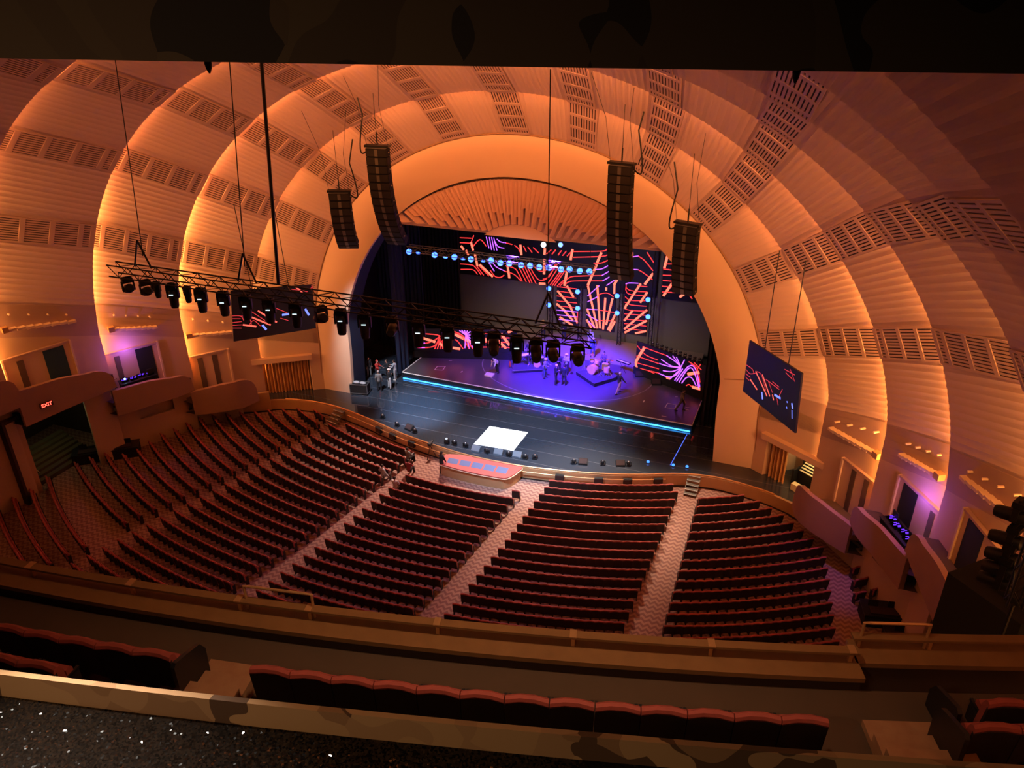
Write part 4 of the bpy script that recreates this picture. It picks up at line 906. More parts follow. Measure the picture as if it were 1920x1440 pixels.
# seats of the mezzanine
row1 = []; pitch = 0.56/68.75; aref = ang_at(702, 1275, 23.6)
def mseat(lo, hi, Rr, zt, label, proto=[None]):
    k0 = math.ceil((lo-aref)/pitch-0.25); k1 = math.floor((hi-aref)/pitch+0.25)
    for k in range(k0, k1):
        a = aref+(k+0.5)*pitch; p = Vector(((Rr-0.06)*math.sin(a), YC-(Rr-0.06)*math.cos(a), zt-SEATZ))
        if proto[0] is None: proto[0] = make_seat(label, 'mezzanine seats in front of the camera'); c = proto[0]; c.location = p; c.rotation_euler = (0, 0, a)
        else: c = dup(proto[0], p, a, label)
        c.scale = (1.04, 1, 1)
mseat(ang_at(-60, 1160, 23.6), ang_at(372, 1228, 23.6), 68.75, 23.6, 'red velvet mezzanine seat in the row left of the aisle steps')
mseat(ang_at(485, 1247, 23.6), ang_at(1622, 1366, 23.6), 68.75, 23.6, 'red velvet mezzanine seat in the long middle row, seen from behind')
mseat(ang_at(1800, 1362, 23.6), ang_at(2100, 1366, 23.6), 68.75, 23.6, 'red velvet mezzanine seat in the right group, row nearer the camera')
mseat(ang_at(1795, 1315, 23.3), ang_at(2100, 1320, 23.3), 68.12, 23.3, 'red velvet mezzanine seat in the right group, row nearer the stage')
mseat(ang_at(-60, 1220, 23.85), ang_at(100, 1245, 23.85), 69.42, 23.85, 'red velvet mezzanine seat at the left edge of the second row')
for (px, py, z, Rr, lab) in [(372, 1222, 23.6, 68.75, 'left row'), (1795, 1362, 23.6, 68.75, 'right rear row'), (1785, 1320, 23.3, 68.12, 'right front row')]:
    a = ang_at(px, py, z)+(-0.0032 if 'left' in lab else 0.001); mb = MB(); prof = [(-0.15, -0.95), (0.5, -0.95), (0.52, -0.35), (0.42, -0.18), (0.2, -0.1), (-0.1, 0.0), (-0.15, -0.05)]
    mb.add([(-0.03, y, zz+0.95) for y, zz in prof]+[(0.03, y, zz+0.95) for y, zz in prof], [tuple(range(7)), tuple(range(13, 6, -1))]+[(i, (i+1) % 7, 7+(i+1) % 7, 7+i) for i in range(7)], BLACK)
    o = mb.build('row_end_panel', loc=(Rr*math.sin(a), YC-Rr*math.cos(a), z-SEATZ)); o.rotation_euler = (0, 0, a); tag(o, 'dark metal panel closing the aisle end of the mezzanine %s' % lab, 'seat end')
# carpeted aisle steps
STEPC = mat('aisle_carpet', (0.42, 0.24, 0.12), 0.95, col2=(0.28, 0.12, 0.06), nscale=6)
for nm, pa, pb in [('left', (375, 1235), (480, 1250)), ('right', (1625, 1330), (1785, 1345))]:
    a0 = ang_at(*pa, 23.0); a1 = ang_at(*pb, 23.0); t = thing('aisle_steps', 'carpeted steps in the mezzanine aisle at the %s' % nm, 'steps', arc(68.5, a0, a1, MFL, 4)[2]); inv = -t.location
    for k in range(5):
        mb = MB(); sweep([(68.0+0.34*k, MFL+0.02), (68.0+0.34*k, MFL+0.12+0.16*k), (68.36+0.34*k, MFL+0.12+0.16*k), (68.36+0.34*k, MFL+0.02)], a0, a1, STEPC, 6, mb); mb.v = [tuple(Vector(v)+inv) for v in mb.v]; part(mb, 'step', t)
# the ledge and the beam of the opening the camera looks through
Q0, Q1 = R(4), R(24)
struct(sweep([(73.06, 28.12), (73.06, 28.39), (73.09, 28.39), (73.10, 28.24)], Q0, Q1, CAMO), 'trim_15')
struct(sweep([(73.10, 27.6), (73.10, 28.24), (75.3, 28.24), (75.3, 27.6)], Q0, Q1, GLITTER), 'floor')
bm_ = sweep([(72.15, 31.252), (72.15, 33.4), (72.55, 33.4), (72.55, 31.285)], Q0, Q1, camo_mat(0.16))  # darkened mural copy, the beam's shade is put into its colour
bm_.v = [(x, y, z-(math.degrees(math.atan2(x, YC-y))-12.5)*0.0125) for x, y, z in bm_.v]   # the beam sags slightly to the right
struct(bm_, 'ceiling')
for px, py in ((358, 112), (1543, 140)):
    a_ = math.atan2(16.6 if px < 900 else 19.12, 70.0); q = Vector((72.2*math.sin(a_), YC-72.2*math.cos(a_), 31.235-(math.degrees(a_)-12.5)*0.0125)); d = Vector((0, 0, 0)); mb = MB(); mb.lathe([(0.012, 0.03), (0.016, 0.01), (0.012, -0.012), (0.004, -0.03)], BLACK); o = mb.build('rigging_hook', loc=q)
    tag(o, 'small dark fitting hanging under the near beam at the %s' % ('left' if px < 900 else 'right'), 'hook')
# ------------------------------------------------------------------ line arrays
def line_array(label, pos, n, wm, hm, bend, yaw, cablex):
    t = thing('line_array', label, 'speaker array', pos, yaw)
    mb = MB(); mb.box((0, 0, 0.12), (wm*1.15, 0.5, 0.14), BLACK); mb.box((0, 0, 0.02), (wm*0.9, 0.6, 0.05), CHROME); part(mb, 'bumper_frame', t)
    y, z, a = 0.0, 0.0, 0.0; pts = []
    for k in range(n):
        a = R(bend)*(k/n)**1.5; y += math.sin(a)*hm; z -= math.cos(a)*hm
        c = Vector((0, y-math.sin(a)*hm/2, z+math.cos(a)*hm/2)); Mx = Matrix.Rotation(a, 3, 'X')
        mb = MB(); mb.box(c, (wm, 0.62, hm*0.93), BLACKM, M=Mx); mb.box(c+Mx @ Vector((0, -0.33, 0)), (0.22, 0.05, hm*0.8), ALU, M=Mx)
        cab = part(mb, 'speaker_cabinet', t)
        mb = MB()
        mb.box(c+Mx @ Vector((0, -0.318, 0)), (wm*0.94, 0.03, hm*0.8), mat('array_grille', (0.014, 0.012, 0.011), 0.6), M=Mx)
        g = mb.build('front_grille', cab); CHILD.setdefault(cab.name, []).append(g)
        if k % 2 == 0:
            mb = MB(); mb.box(c+Vector((wm/2+0.02, 0, 0)), (0.05, 0.1, 0.08), CHROME); g = mb.build('rigging_pin', cab)
    mb = MB(); mb.tube([(0, 0, 0.15), (0, 0, 1.0)], 0.05, BLACK, 6); mb.tube([(0, 0, 1.0), (0, 0, 6.2)], 0.018, BLACK, 5); part(mb, 'hoist_chain', t)
    mb = MB()
    for s, dx in ((-1, -1.0), (1, 1.2)): mb.tube([(s*wm*0.5, 0, 0.15), (s*wm*0.5+dx*s*0, -1.0, 2.8), (s*wm*0.5+s*0.7, -2.2, 5.8)], 0.014, BLACK, 5)
    part(mb, 'guy_cable', t)
    mb = MB(); P = []
    for k in range(13): u = k/12; P.append(Vector((cablex*(0.75+0.9*math.sin(math.pi*u)*0.55), 0.1, 2.6*(1-u)**1.0*1.0 - 1.3*math.sin(math.pi*u) - 0.2*u)))
    P[0] += Vector((cablex*0.5, 0, 1.0)); mb.tube(P, 0.05, BLACK, 6); part(mb, 'power_cable', t)
    return t
line_array('long J-shaped black speaker array hanging left of the stage opening', (-8.16, -4.3, 21.6), 14, 1.45, 0.545, 52, R(8), -1.0)
line_array('long black speaker array hanging at the right of the opening before the LED wall', (8.16, -4.3, 21.6), 14, 1.45, 0.53, 24, R(-8), 1.0)
line_array('shorter black speaker array hanging farthest to the left', (-12.15, -3.2, 18.1), 9, 1.45, 0.52, 56, R(22), 1.0)
line_array('shorter black speaker array hanging farthest to the right', (12.15, -3.2, 18.1), 9, 1.45, 0.50, 20, R(-14), -1.0)
# ------------------------------------------------------------------ lighting trusses
def truss_parts(t, L, w, h, m, step, r=0.035, axis='X'):
    def P(u, a, b): return (u, a, b) if axis == 'X' else (a, b, u)
    n = max(1, int(L/step)); u0 = -L/2 if axis == 'X' else 0
    for a in (-w/2, w/2):
        for b in (-h/2, h/2):
            mb = MB(); mb.tube([P(u0, a, b), P(u0+L, a, b)], r, m, 6); part(mb, 'chord', t)
    for f in range(4):
        mb = MB()
        for k in range(n):
            ua, ub = u0+L*k/n, u0+L*(k+1)/n; s = 1 if k % 2 else -1
            if f < 2: a = (-w/2, w/2)[f]; q = [P(ua, a, -h/2*s), P(ub, a, h/2*s)]
            else: b = (-h/2, h/2)[f-2]; q = [P(ua, -w/2*s, b), P(ub, w/2*s, b)]
            mb.tube(q, r*0.6, m, 4, False)
        part(mb, 'lacing', t)
def moving_head(name, label, group, loc, pan, tilt, sc=1.0, lit=None, disp=True, drop=0.0):
    t = thing(name, label, 'stage light', loc, pan, group)
    mb = MB(); mb.box((0, 0, -0.16), (0.5, 0.34, 0.2), BLACK); mb.box((0, 0, -0.03), (0.34, 0.08, 0.08), BLACK); part(mb, 'base', t)
    if disp: mb = MB(); mb.box((0, -0.25-0.0, -0.52), (0.20, 0.01, 0.045), TAG); dd = mb
    mb = MB()
    for s in (-1, 1): mb.box((s*0.27, 0, -0.48), (0.06, 0.18, 0.5), BLACK)
    mb.box((0, 0, -0.28), (0.56, 0.2, 0.06), BLACK); part(mb, 'yoke', t)
    Mx = Matrix.Rotation(tilt, 3, 'X'); c = Vector((0, 0, -0.62))
    mb = MB(); mb.lathe([(0.15, 0.34), (0.22, 0.28), (0.235, 0.0), (0.22, -0.25), (0.205, -0.50), (0.17, -0.62)], BLACK, c, 16, Mx); hd = part(mb, 'head', t, True)
    mb = MB(); mb.lathe([(0.15, -0.621), (0.14, -0.63)], lit or mat('lens_glass', (0.05, 0.06, 0.08), 0.08), c, 16, Mx); g = mb.build('lens', hd); CHILD.setdefault(hd.name, []).append(g)
    if disp: dd.v = [tuple(Vector(v)) for v in dd.v]; part(dd, 'display', t)
    t.scale = (sc, sc, sc); return t
TY, TZ = -24.0, 19.32
t = thing('lighting_truss', 'long black lighting truss hanging across the hall in front of the stage', 'truss', (0.33, TY, TZ))
truss_parts(t, 23.6, 0.55, 0.55, BLACK, 0.6)
for x in (at(268, 500, y=TY).x, at(463, 525, y=TY).x, at(1027, 610, y=TY).x):
    mb = MB()
    for s in (-1, 1): mb.tube([(x-0.33+s*0.5, 0, 0.3), (x-0.33, 0, 1.6)], 0.045, BLACK, 5)
    part(mb, 'bridle', t)
for (xa, xb, r) in [(-10.25, -8.5, 0.02), (-4.25, -2.75, 0.02), (-1.9, -1.26, 0.06), (9.9, 9.9, 0.02), (4.6, 4.6, 0.02), (9.3, 9.4, 0.02)]:
    pass
for px0, px1, y0, y1, r in [(216, 268, 112, 480, 0.02), (430, 459, 112, 500, 0.022), (490, 522, 112, 532, 0.07)]:
    a = at(px0, y0, y=TY); b = at(px1, y1, y=TY); mb = MB(); mb.tube([a-t.location, b-t.location], r, BLACK, 6); part(mb, 'suspension_cable', t)
a = at(1032, 130, y=TY); b = at(1026, 600, y=TY); mb = MB(); mb.tube([a-t.location, b-t.location], 0.02, BLACK, 5); part(mb, 'suspension_cable', t)
ORDW = ['first', 'second', 'third', 'fourth', 'fifth', 'sixth', 'seventh', 'eighth', 'ninth', 'tenth', 'eleventh', 'twelfth', 'thirteenth', 'fourteenth', 'fifteenth', 'sixteenth', 'seventeenth', 'eighteenth', 'nineteenth', 'twentieth', 'twenty-first', 'twenty-second', 'twenty-third', 'twenty-fourth']
HEADS = [(238, 's'), (272, 's'), (293, 'b'), (322, 'd'), (350, 'b'), (375, 'd'), (417, 'd'), (459, 'd'), (503, 'd'), (553, 'd'), (601, 's'), (638, 'd'), (682, 'd'), (734, 'f'), (783, 'd'), (838, 'd'), (895, 'd'), (925, 'r'), (968, 'd'), (1004, 'r'), (1036, 'f'), (1082, 'f')]
for k, (px, kd) in enumerate(HEADS):
    fy = 505+(px-215)*0.1564
    x = at(px, fy+25, y=TY-0.05).x
    lab = {'s': 'black moving head tilted sideways', 'b': 'small black spotlight', 'd': 'black moving head pointing down with lit display', 'f': 'black moving head with its lens facing the camera', 'r': 'round dark moving head'}[kd]
    tilt = {'s': R(70), 'b': 0, 'd': R(-6), 'f': R(-96), 'r': R(-80)}[kd]
    pan = {'s': R(60), 'b': 0, 'd': R(20), 'f': R(22), 'r': R(22)}[kd]
    moving_head('moving_head_light', '%s, front truss, %s from left' % (lab, ORDW[k]), 'moving heads on the front truss', (x, TY, TZ-0.30), pan, tilt, 0.66 if kd == 'b' else 0.95, None, kd == 'd')
    if kd == 'f':
        q = Vector((x, TY, TZ-0.30)); 
# rear truss with the blue wash lights
BY = 2.0; za = at(765, 463, y=BY).z; xa = at(765, 463, y=BY).x; xb = at(1116, 508, y=BY).x
t = thing('lighting_truss', 'grey lighting truss under the valance carrying a row of blue lights', 'truss', ((xa+xb)/2, BY, za-0.1))
truss_parts(t, xb-xa, 0.5, 0.45, ALU, 0.5, 0.035)
for px in (769, 947, 1031, 1107):
    x = at(px, 480, y=BY).x-(xa+xb)/2; mb = MB(); mb.tube([(x, 0, 0.2), (x, 0, 5.5)], 0.02, BLACK, 5); part(mb, 'suspension_cable', t)
PARS = [(767, 472), (784, 474), (815, 478), (835, 482), (852, 482), (868, 485), (883, 486), (906, 489), (921, 488), (938, 493), (955, 494), (977, 497), (994, 498), (1011, 501), (1029, 502), (1052, 505), (1068, 505), (1087, 508), (1105, 509)]
def wash(label, group, q, aim, sc=1.0, m=BLUELENS, hang=True):
    t = thing('wash_light', label, 'stage light', q, 0, group); d = (Vector(aim)-q).normalized(); Mq = d.to_track_quat('-Z', 'Y').to_matrix()
    mb = MB(); mb.lathe([(0.12, 0.28), (0.2, 0.2), (0.23, 0.0), (0.23, -0.02)], BLACK, (0, 0, 0), 14, Mq); hd = part(mb, 'housing', t, True)
    mb = MB(); mb.lathe([(0.19, -0.022), (0.185, -0.03)], m, (0, 0, 0), 14, Mq); g = mb.build('lens', hd); CHILD.setdefault(hd.name, []).append(g)
    if hang: mb = MB(); mb.tube([(0, 0.05, 0.1), (0, 0.05, 0.42)], 0.03, BLACK, 5); part(mb, 'bracket', t)
    t.scale = (sc, sc, sc)
for k, (px, py) in enumerate(PARS):
    q = at(px, py, y=BY-0.05); aim = CAM if k % 2 == 0 or k > 8 else Vector((q.x+(4 if k % 4 else -3), -12, -3))
    wash('glowing blue wash light under the rear truss, %s from the left' % ORDW[k], 'blue lights under the rear truss', q, q+(aim-q).normalized()*5, 1.15 if k > 8 or k % 2 == 0 else 0.95)
wash('white glowing light seen just under the valance', None, at(1019, 459, y=9), CAM, 1.1, WHITELENS); wash('single blue light just under the valance right of the white one', None, at(1051, 459, y=9), CAM, 0.95)
for k, (px, ys2, yt, yb2) in enumerate([(1029, (541, 572), 536, 610), (1083, (547, 578), 536, 616), (1157, (555, 587), 530, 628), (1215, (562, 594), 470, 634)]):
    yy = 16.3; p0 = at(px+3, yb2, y=yy); p1 = at(px+3, yt, y=yy); t = thing('light_tower', 'black upright truss with lamps before the backdrop, %s from the left' % ORDW[k], 'truss', (p0.x+0.05, yy, p0.z), 0, 'upright trusses before the backdrop')
    t.location.z = 0.6; truss_parts(t, p1.z-0.6, 0.3, 0.3, BLACK, 0.5, 0.03, 'Z')
    for j, y in enumerate(ys2):
        q = at(px, y, y=yy-0.4); wash('blue lamp on the upright truss %s from the left, the %s one' % (ORDW[k], ['upper', 'lower'][j]), 'blue lamps on the upright trusses', q, q+(CAM-q).normalized()*5, 1.15, BLUELENS, True)
# hanging side screens
SCR = [('left', [(-16.6, -1.54, 10.4), (-19.99, -6.87, 11.17), (-20.19, -7.21, 7.34), (-16.63, -1.74, 6.78)]), ('right', [(16.6, -1.54, 10.4), (19.99, -6.87, 11.17), (20.19, -7.21, 7.34), (16.63, -1.74, 6.78)])]
SCRPX = {'left': [(585, 533), (432, 545), (438, 640), (592, 615)], 'right': [(1407, 638), (1505, 700), (1492, 812), (1394, 733)]}
cL = lambda a, b: (380+a/4.8, 380+b/4.8); cR = lambda a, b: (1240+a/4.8, 680+b/4.8)
for side, C4 in SCR:
    C4 = [Vector(c) for c in C4]; d = ((C4[1]-C4[0])+(C4[2]-C4[3])).normalized(); up = Vector((0, 0, 1)); nrm = d.cross(up).normalized()
    p0 = sum(C4, Vector())/4; nrm = nrm if nrm.dot(CAM-p0) > 0 else -nrm
    Q = [at_plane(*q, p0, nrm) for q in SCRPX[side]]
    t = thing('hanging_screen', 'large flat video screen hung before the %s wall showing a dim view of the stage' % side, 'screen', p0)
    mb = MB(); f = [q-p0+nrm*0.06 for q in Q]; b = [q-p0-nrm*0.06 for q in Q]
    mb.add(f+b, [(0, 1, 2, 3), (7, 6, 5, 4)]+[(i, (i+1) % 4, 4+(i+1) % 4, 4+i) for i in range(4)], SCREENBLK); part(mb, 'panel', t)
    if side == 'right':
        sets = [(DIM_R, 0.05, [[(765, 20), (820, 60), (830, 100)], [(762, 60), (800, 100), (860, 90)], [(760, 100), (800, 130)], [(760, 130), (790, 160)], [(860, 80), (900, 110), (940, 250)], [(1000, 170), (1060, 220)], [(1110, 60), (1200, 110)], [(1120, 90), (1180, 150)], [(1160, 60), (1200, 170)], [(960, 160), (1000, 270)], [(940, 150), (1060, 240)], [(1040, 320), (1050, 380)], [(1060, 300), (1090, 240)]]),
                (DIM_O, 0.10, [[(850, 80), (950, 300)], [(910, 110), (975, 300)], [(800, 150), (860, 240)], [(1000, 290), (1010, 335)]]), (DIM_B, 0.14, [[(1020, 290), (1070, 320)], [(905, 270), (910, 325)], [(1175, 370), (1180, 410)]]), (DIM_B, 0.08, [[(1130, 350), (1134, 358)], [(1125, 400), (1130, 410)], [(1175, 430), (1176, 500)]])]
        picture(t, p0+nrm*0.07, nrm, cR, sets)
    else:
        sets = [(DIM_R, 0.05, [[(800, 780), (880, 790), (900, 810)], [(850, 760), (890, 800)], [(980, 745), (1000, 790)], [(900, 790), (950, 800), (980, 760)], [(262, 1020), (340, 1020), (370, 1060)], [(265, 1045), (340, 1045)], [(268, 1080), (350, 1070)], [(270, 1105), (350, 1100)], [(272, 1130), (350, 1130)], [(350, 1020), (420, 1040), (440, 1100)], [(420, 1100), (460, 1060), (520, 1110)], [(440, 980), (560, 1060)], [(660, 950), (760, 990)], [(700, 1040), (770, 1060)]]),
                (DIM_O, 0.12, [[(365, 1100), (480, 1115)], [(400, 1015), (610, 1100)], [(500, 975), (665, 1075)], [(840, 760), (890, 800)]]), (DIM_B, 0.16, [[(540, 1105), (570, 1140)], [(720, 1010), (785, 1000)], [(925, 960), (955, 1010)]])]
        picture(t, p0+nrm*0.07, nrm, cL, sets)
    for u in (0.3, 0.75):
        q = Q[0].lerp(Q[1], u)-p0; mb = MB(); mb.tube([q, q+Vector((0, -0.4, 6.5))], 0.03, BLACK, 5); part(mb, 'suspension_cable', t)

# ------------------------------------------------------------------ people
def remesh_obj(mb, voxel, name):
    me = bpy.data.meshes.new('tmp'); me.from_pydata(mb.v, [], mb.f); o = bpy.data.objects.new('tmp', me); COL.objects.link(o)
    m = o.modifiers.new('r', 'REMESH'); m.mode = 'VOXEL'; m.voxel_size = voxel; m.use_smooth_shade = True
    sm = o.modifiers.new('s', 'SMOOTH'); sm.factor = 0.5; sm.iterations = 3
    bpy.context.view_layer.update()
    out = bpy.data.meshes.new_from_object(o.evaluated_get(bpy.context.evaluated_depsgraph_get()))
    bpy.data.objects.remove(o); out.name = name; return out
def limb(mb, pts, rs, n=10):
    P = [Vector(p) for p in pts]; mb.tube(P, rs, SKIN, n); 
    for p, r in zip(P, rs): mb.ball(p, r*0.98, SKIN, n, 6)
def person(label, loc, rz, top, bottom, skin=None, hair=HAIR, pose='stand', arms='down', hat=False, h=1.90, shoes=BLACK, long_hair=False, group=None):
    skin = skin or SKIN; k = h/1.76; t = thing('person', label, 'person', loc, rz, group)
    # joints, figure faces -y
    if pose == 'sit': hip = Vector((0, 0, 0.50)); lean = 0.05
    elif pose == 'crouch': hip = Vector((0, 0.18, 0.48)); lean = -0.38
    elif pose == 'bend': hip = Vector((0, 0.15, 0.92)); lean = -0.42
    else: hip = Vector((0, 0, 0.94)); lean = -0.02
    chest = hip+Vector((0, lean*0.75, 0.40 if pose not in ('bend',) else 0.22)); neck = chest+Vector((0, lean*0.3, 0.15 if pose != 'bend' else 0.02)); head = neck+Vector((0, -0.03+lean*0.22, 0.17 if pose not in ('bend',) else 0.06))
    legs = []
    for s in (-1, 1):
        hp = hip+Vector((s*0.095, 0, -0.02))
        if pose == 'sit': kn = hp+Vector((s*0.03, -0.44, 0.02)); an = kn+Vector((0, -0.04, -0.42))
        elif pose == 'crouch': kn = hp+Vector((s*0.08, -0.38, 0.02)); an = kn+Vector((0, 0.22, -0.40))
        elif pose == 'walk': kn = hp+Vector((0, -0.20*s, -0.42)); an = kn+Vector((0, 0.05 if s > 0 else 0.22, -0.42))
        elif pose == 'bend': kn = hp+Vector((s*0.02, -0.08, -0.42)); an = kn+Vector((0, 0.06, -0.42))
        else: kn = hp+Vector((s*0.03, -0.02, -0.43)); an = hp+Vector((s*0.05, 0.01, -0.84))
        legs.append((s, hp, kn, an))
    armj = []
    for s in (-1, 1):
        sh = chest+Vector((s*0.185, 0, 0.10))
        if arms == 'down': el = sh+Vector((s*0.06, 0.02, -0.29)); wr = el+Vector((0, -0.07, -0.25))
        elif arms == 'fold': el = sh+Vector((s*0.07, -0.05, -0.27)); wr = el+Vector((-s*0.20, -0.16, 0.06))
        elif arms == 'fwd': el = sh+Vector((s*0.05, -0.12, -0.24)); wr = el+Vector((-s*0.05, -0.24, 0.02))
        elif arms == 'reach': el = sh+Vector((s*0.02, -0.10, -0.26)); wr = el+Vector((0, -0.10, -0.24))
        else: el = sh+Vector((s*0.16, 0.06 if s > 0 else -0.05, -0.24)); wr = el+Vector((s*0.12, -0.12, -0.18))
        armj.append((s, sh, el, wr))
    def scl(me):
        for v in me.vertices: v.co *= k
    body = MB()
    limb(body, [hip, hip.lerp(chest, 0.5), chest], [0.13, 0.12, 0.14])
    for s, sh, el, wr in armj: limb(body, [chest+Vector((s*0.06, 0, 0.08)), sh, el, wr], [0.09, 0.052, 0.042, 0.028])
    for s, hp, kn, an in legs:
        limb(body, [hp, kn, an], [0.085, 0.055, 0.038]); limb(body, [an+Vector((0, 0.03, -0.045)), an+Vector((0, -0.13, -0.055))], [0.038, 0.03])
    limb(body, [chest+Vector((0, 0, 0.08)), neck, head+Vector((0, 0.01, -0.07))], [0.07, 0.055, 0.055])
    body.ball(head, 0.1, SKIN, 16, 10, (0.78, 0.98, 1.18)); body.ball(head+Vector((0, -0.075, -0.07)), 0.035, SKIN)
    body.ball(head+Vector((0, -0.105, -0.015)), 0.018, SKIN, 8, 6, (0.8, 1, 1.5))
    for s in (-1, 1): body.ball(head+Vector((s*0.08, 0.01, -0.005)), 0.02, SKIN, 8, 6, (0.5, 1, 1.5))
    for s, sh, el, wr in armj:
        d = (wr-el).normalized(); body.ball(wr+d*0.045, 0.036, SKIN, 10, 6, (1, 1, 1))
    me = remesh_obj(body, 0.019, 'body'); me.materials.clear(); me.materials.append(skin)
    fm = MB()   # fingers
    for s, sh, el, wr in armj:
        d = (wr-el).normalized(); u = d.cross(Vector((0, 1, 0)) if abs(d.y) < 0.8 else Vector((1, 0, 0))).normalized(); v = d.cross(u); base = wr+d*0.07
        for f in range(4):
            L = (0.03, 0.036, 0.034, 0.026)[f]; b = base+u*(f-1.5)*0.018; fm.tube([b, b+d*L+v*0.006*s, b+d*L*1.7+v*0.02*s], [0.0095, 0.0085, 0.007], SKIN, 6)
        b = wr+d*0.03+u*0.03; fm.tube([b, b+d*0.03+u*0.02, b+d*0.055+u*0.022], [0.011, 0.01, 0.008], SKIN, 6)
    bm = bmesh.new(); bm.from_mesh(me)
    base_i = [bm.verts.new(p) for p in fm.v]
    for f in fm.f:
        try: bm.faces.new([base_i[i] for i in f])
        except Exception: pass
    bm.to_mesh(me); bm.free()
    for p in me.polygons: p.use_smooth = True; p.material_index = 0
    scl(me)
    o = bpy.data.objects.new('body', me); COL.objects.link(o); o.parent = t
    sh_ = MB(); limb(sh_, [hip+Vector((0, 0, -0.03)), hip.lerp(chest, 0.5), chest+Vector((0, 0, 0.02))], [0.155, 0.145, 0.165])
    for s, sh, el, wr in armj: limb(sh_, [chest+Vector((s*0.06, 0, 0.07)), sh, el, el.lerp(wr, 0.85)], [0.105, 0.075, 0.062, 0.048])
    me = remesh_obj(sh_, 0.024, 'shirt'); me.materials.clear(); me.materials.append(top); scl(me); o = bpy.data.objects.new('shirt', me); COL.objects.link(o); o.parent = t
    tr = MB(); limb(tr, [hip+Vector((-0.03, 0, 0.03)), hip+Vector((0.03, 0, 0.03))], [0.135, 0.135])
    for s, hp, kn, an in legs: limb(tr, [hp, kn, kn.lerp(an, 0.93)], [0.105, 0.078, 0.06])
    me = remesh_obj(tr, 0.024, 'trousers'); me.materials.clear(); me.materials.append(bottom); scl(me); o = bpy.data.objects.new('trousers', me); COL.objects.link(o); o.parent = t
    for s, hp, kn, an in legs:
        mb = MB(); limb(mb, [an+Vector((0, 0.035, -0.04)), an+Vector((0, -0.06, -0.05)), an+Vector((0, -0.15, -0.055))], [0.05, 0.045, 0.035], 8)
        me = remesh_obj(mb, 0.02, 'shoe'); me.materials.clear(); me.materials.append(shoes); scl(me); o = bpy.data.objects.new('shoe', me); COL.objects.link(o); o.parent = t
    mb = MB()
    if hat:
        mb.ball(head+Vector((0, 0.01, 0.035)), 0.105, hair, 14, 8, (0.86, 1.04, 1.0)); mb.lathe([(0.14, 0), (0.15, 0.008), (0.09, 0.02)], hair, head+Vector((0, 0, 0.05)))
    else:
        mb.ball(head+Vector((0, 0.022, 0.03)), 0.105, hair, 14, 8, (0.85, 1.0, 1.05))
        if long_hair: mb.ball(head+Vector((0, 0.06, -0.08)), 0.1, hair, 12, 8, (0.9, 0.55, 1.5))
    mb.v = [tuple(Vector(v)*k) for v in mb.v]; h_ = mb.build('hat' if hat else 'hair', t, True)
    mb = MB()
    for s in (-1, 1): mb.ball(head+Vector((s*0.032, -0.092, 0.005)), 0.009, HAIR, 8, 6)
    mb.box(head+Vector((0, -0.098, -0.052)), (0.035, 0.008, 0.008), VELVET)
    mb.v = [tuple(Vector(v)*k) for v in mb.v]; mb.build('face_features', t)
    t.location.z -= (min(l[3].z for l in legs)-0.095)*k if pose not in ('sit',) else 0
    return t
def C_(n, c): return mat('cloth_'+n, c, 0.9, noise=0.2, nscale=12)
CB = C_('black', (0.02, 0.02, 0.025)); CG = C_('grey', (0.22, 0.22, 0.22)); CR = C_('red', (0.55, 0.04, 0.03)); CW = C_('white', (0.65, 0.65, 0.66)); CT = C_('tan', (0.42, 0.30, 0.16)); CD = C_('denim', (0.07, 0.09, 0.16)); CLG = C_('pale_grey', (0.42, 0.43, 0.46)); CGR = C_('green', (0.16, 0.15, 0.08))
def onp(px, py): return at(px, py, z=PZ)
def on0(px, py): return at(px, py, z=0)
person('person in a dark jacket standing alone at the rear of the left wing', on0(693, 706), R(60), CB, CG, hair=HAIR, group=None)
person('person in a red hooded jacket standing in the left wing group', on0(709, 712), R(80), CR, CB, hair=mat('hood_red', (0.5, 0.05, 0.04), 0.9), arms='fwd')
person('person in a grey hooded top, nearest the flight case in the left wing', on0(712, 733), R(200), CG, CB, hair=mat('hood_grey', (0.45, 0.38, 0.36), 0.9))
person('person in a dark top and white trousers in the left wing group', on0(731, 729), R(150), CB, CW, arms='fold', hair=HAIRW, hat=True)
person('person in black at the back of the left wing group', on0(728, 711), R(-30), CB, CB, arms='fwd')
person('person in pale grey with white shoes at the right of the wing group', on0(742, 712), R(-80), CLG, CLG, arms='fwd', shoes=WHITE, hair=HAIR)
person('person in a white shirt crouching over the floor box on the platform', onp(931, 700), R(-30), CW, CB, pose='bend', arms='reach', shoes=BLACK)
person('person in black with a light cap, left of the standing trio', onp(1022, 709), R(70), CG, CD, arms='fwd', hair=HAIRW, hat=True)
person('person in a black waistcoat and white sleeves at the platform centre', onp(1042, 721), R(100), CB, CB, arms='fold', hair=HAIRW)
person('person in a black top seen from behind at the platform centre', onp(1057, 722), R(175), CB, CB, arms='down')
person('person in black with a light cap behind the central pair', onp(1047, 702), R(10), CB, CB, arms='fold', hair=HAIRW, hat=True)
person('person in a pale top and wide light hat standing at centre', onp(1062, 700), R(-10), CLG, CB, arms='fold', hair=HAIRW, hat=True)
person('person in a black shirt and tan trousers walking right of the drum riser', onp(1160, 737), R(150), CB, CT, pose='walk', arms='wide', skin=SKIN2, hair=HAIRW)
person('person in dark blue standing at the rear edge by the truss end', at(1111, 669, z=PZ), R(10), CD, CD, arms='down', hair=HAIRW, hat=True)
person('person in grey walking at the right end of the platform', onp(1277, 770), R(100), C_('drab', (0.18, 0.14, 0.12)), C_('drab2', (0.12, 0.09, 0.08)), pose='walk', arms='wide')

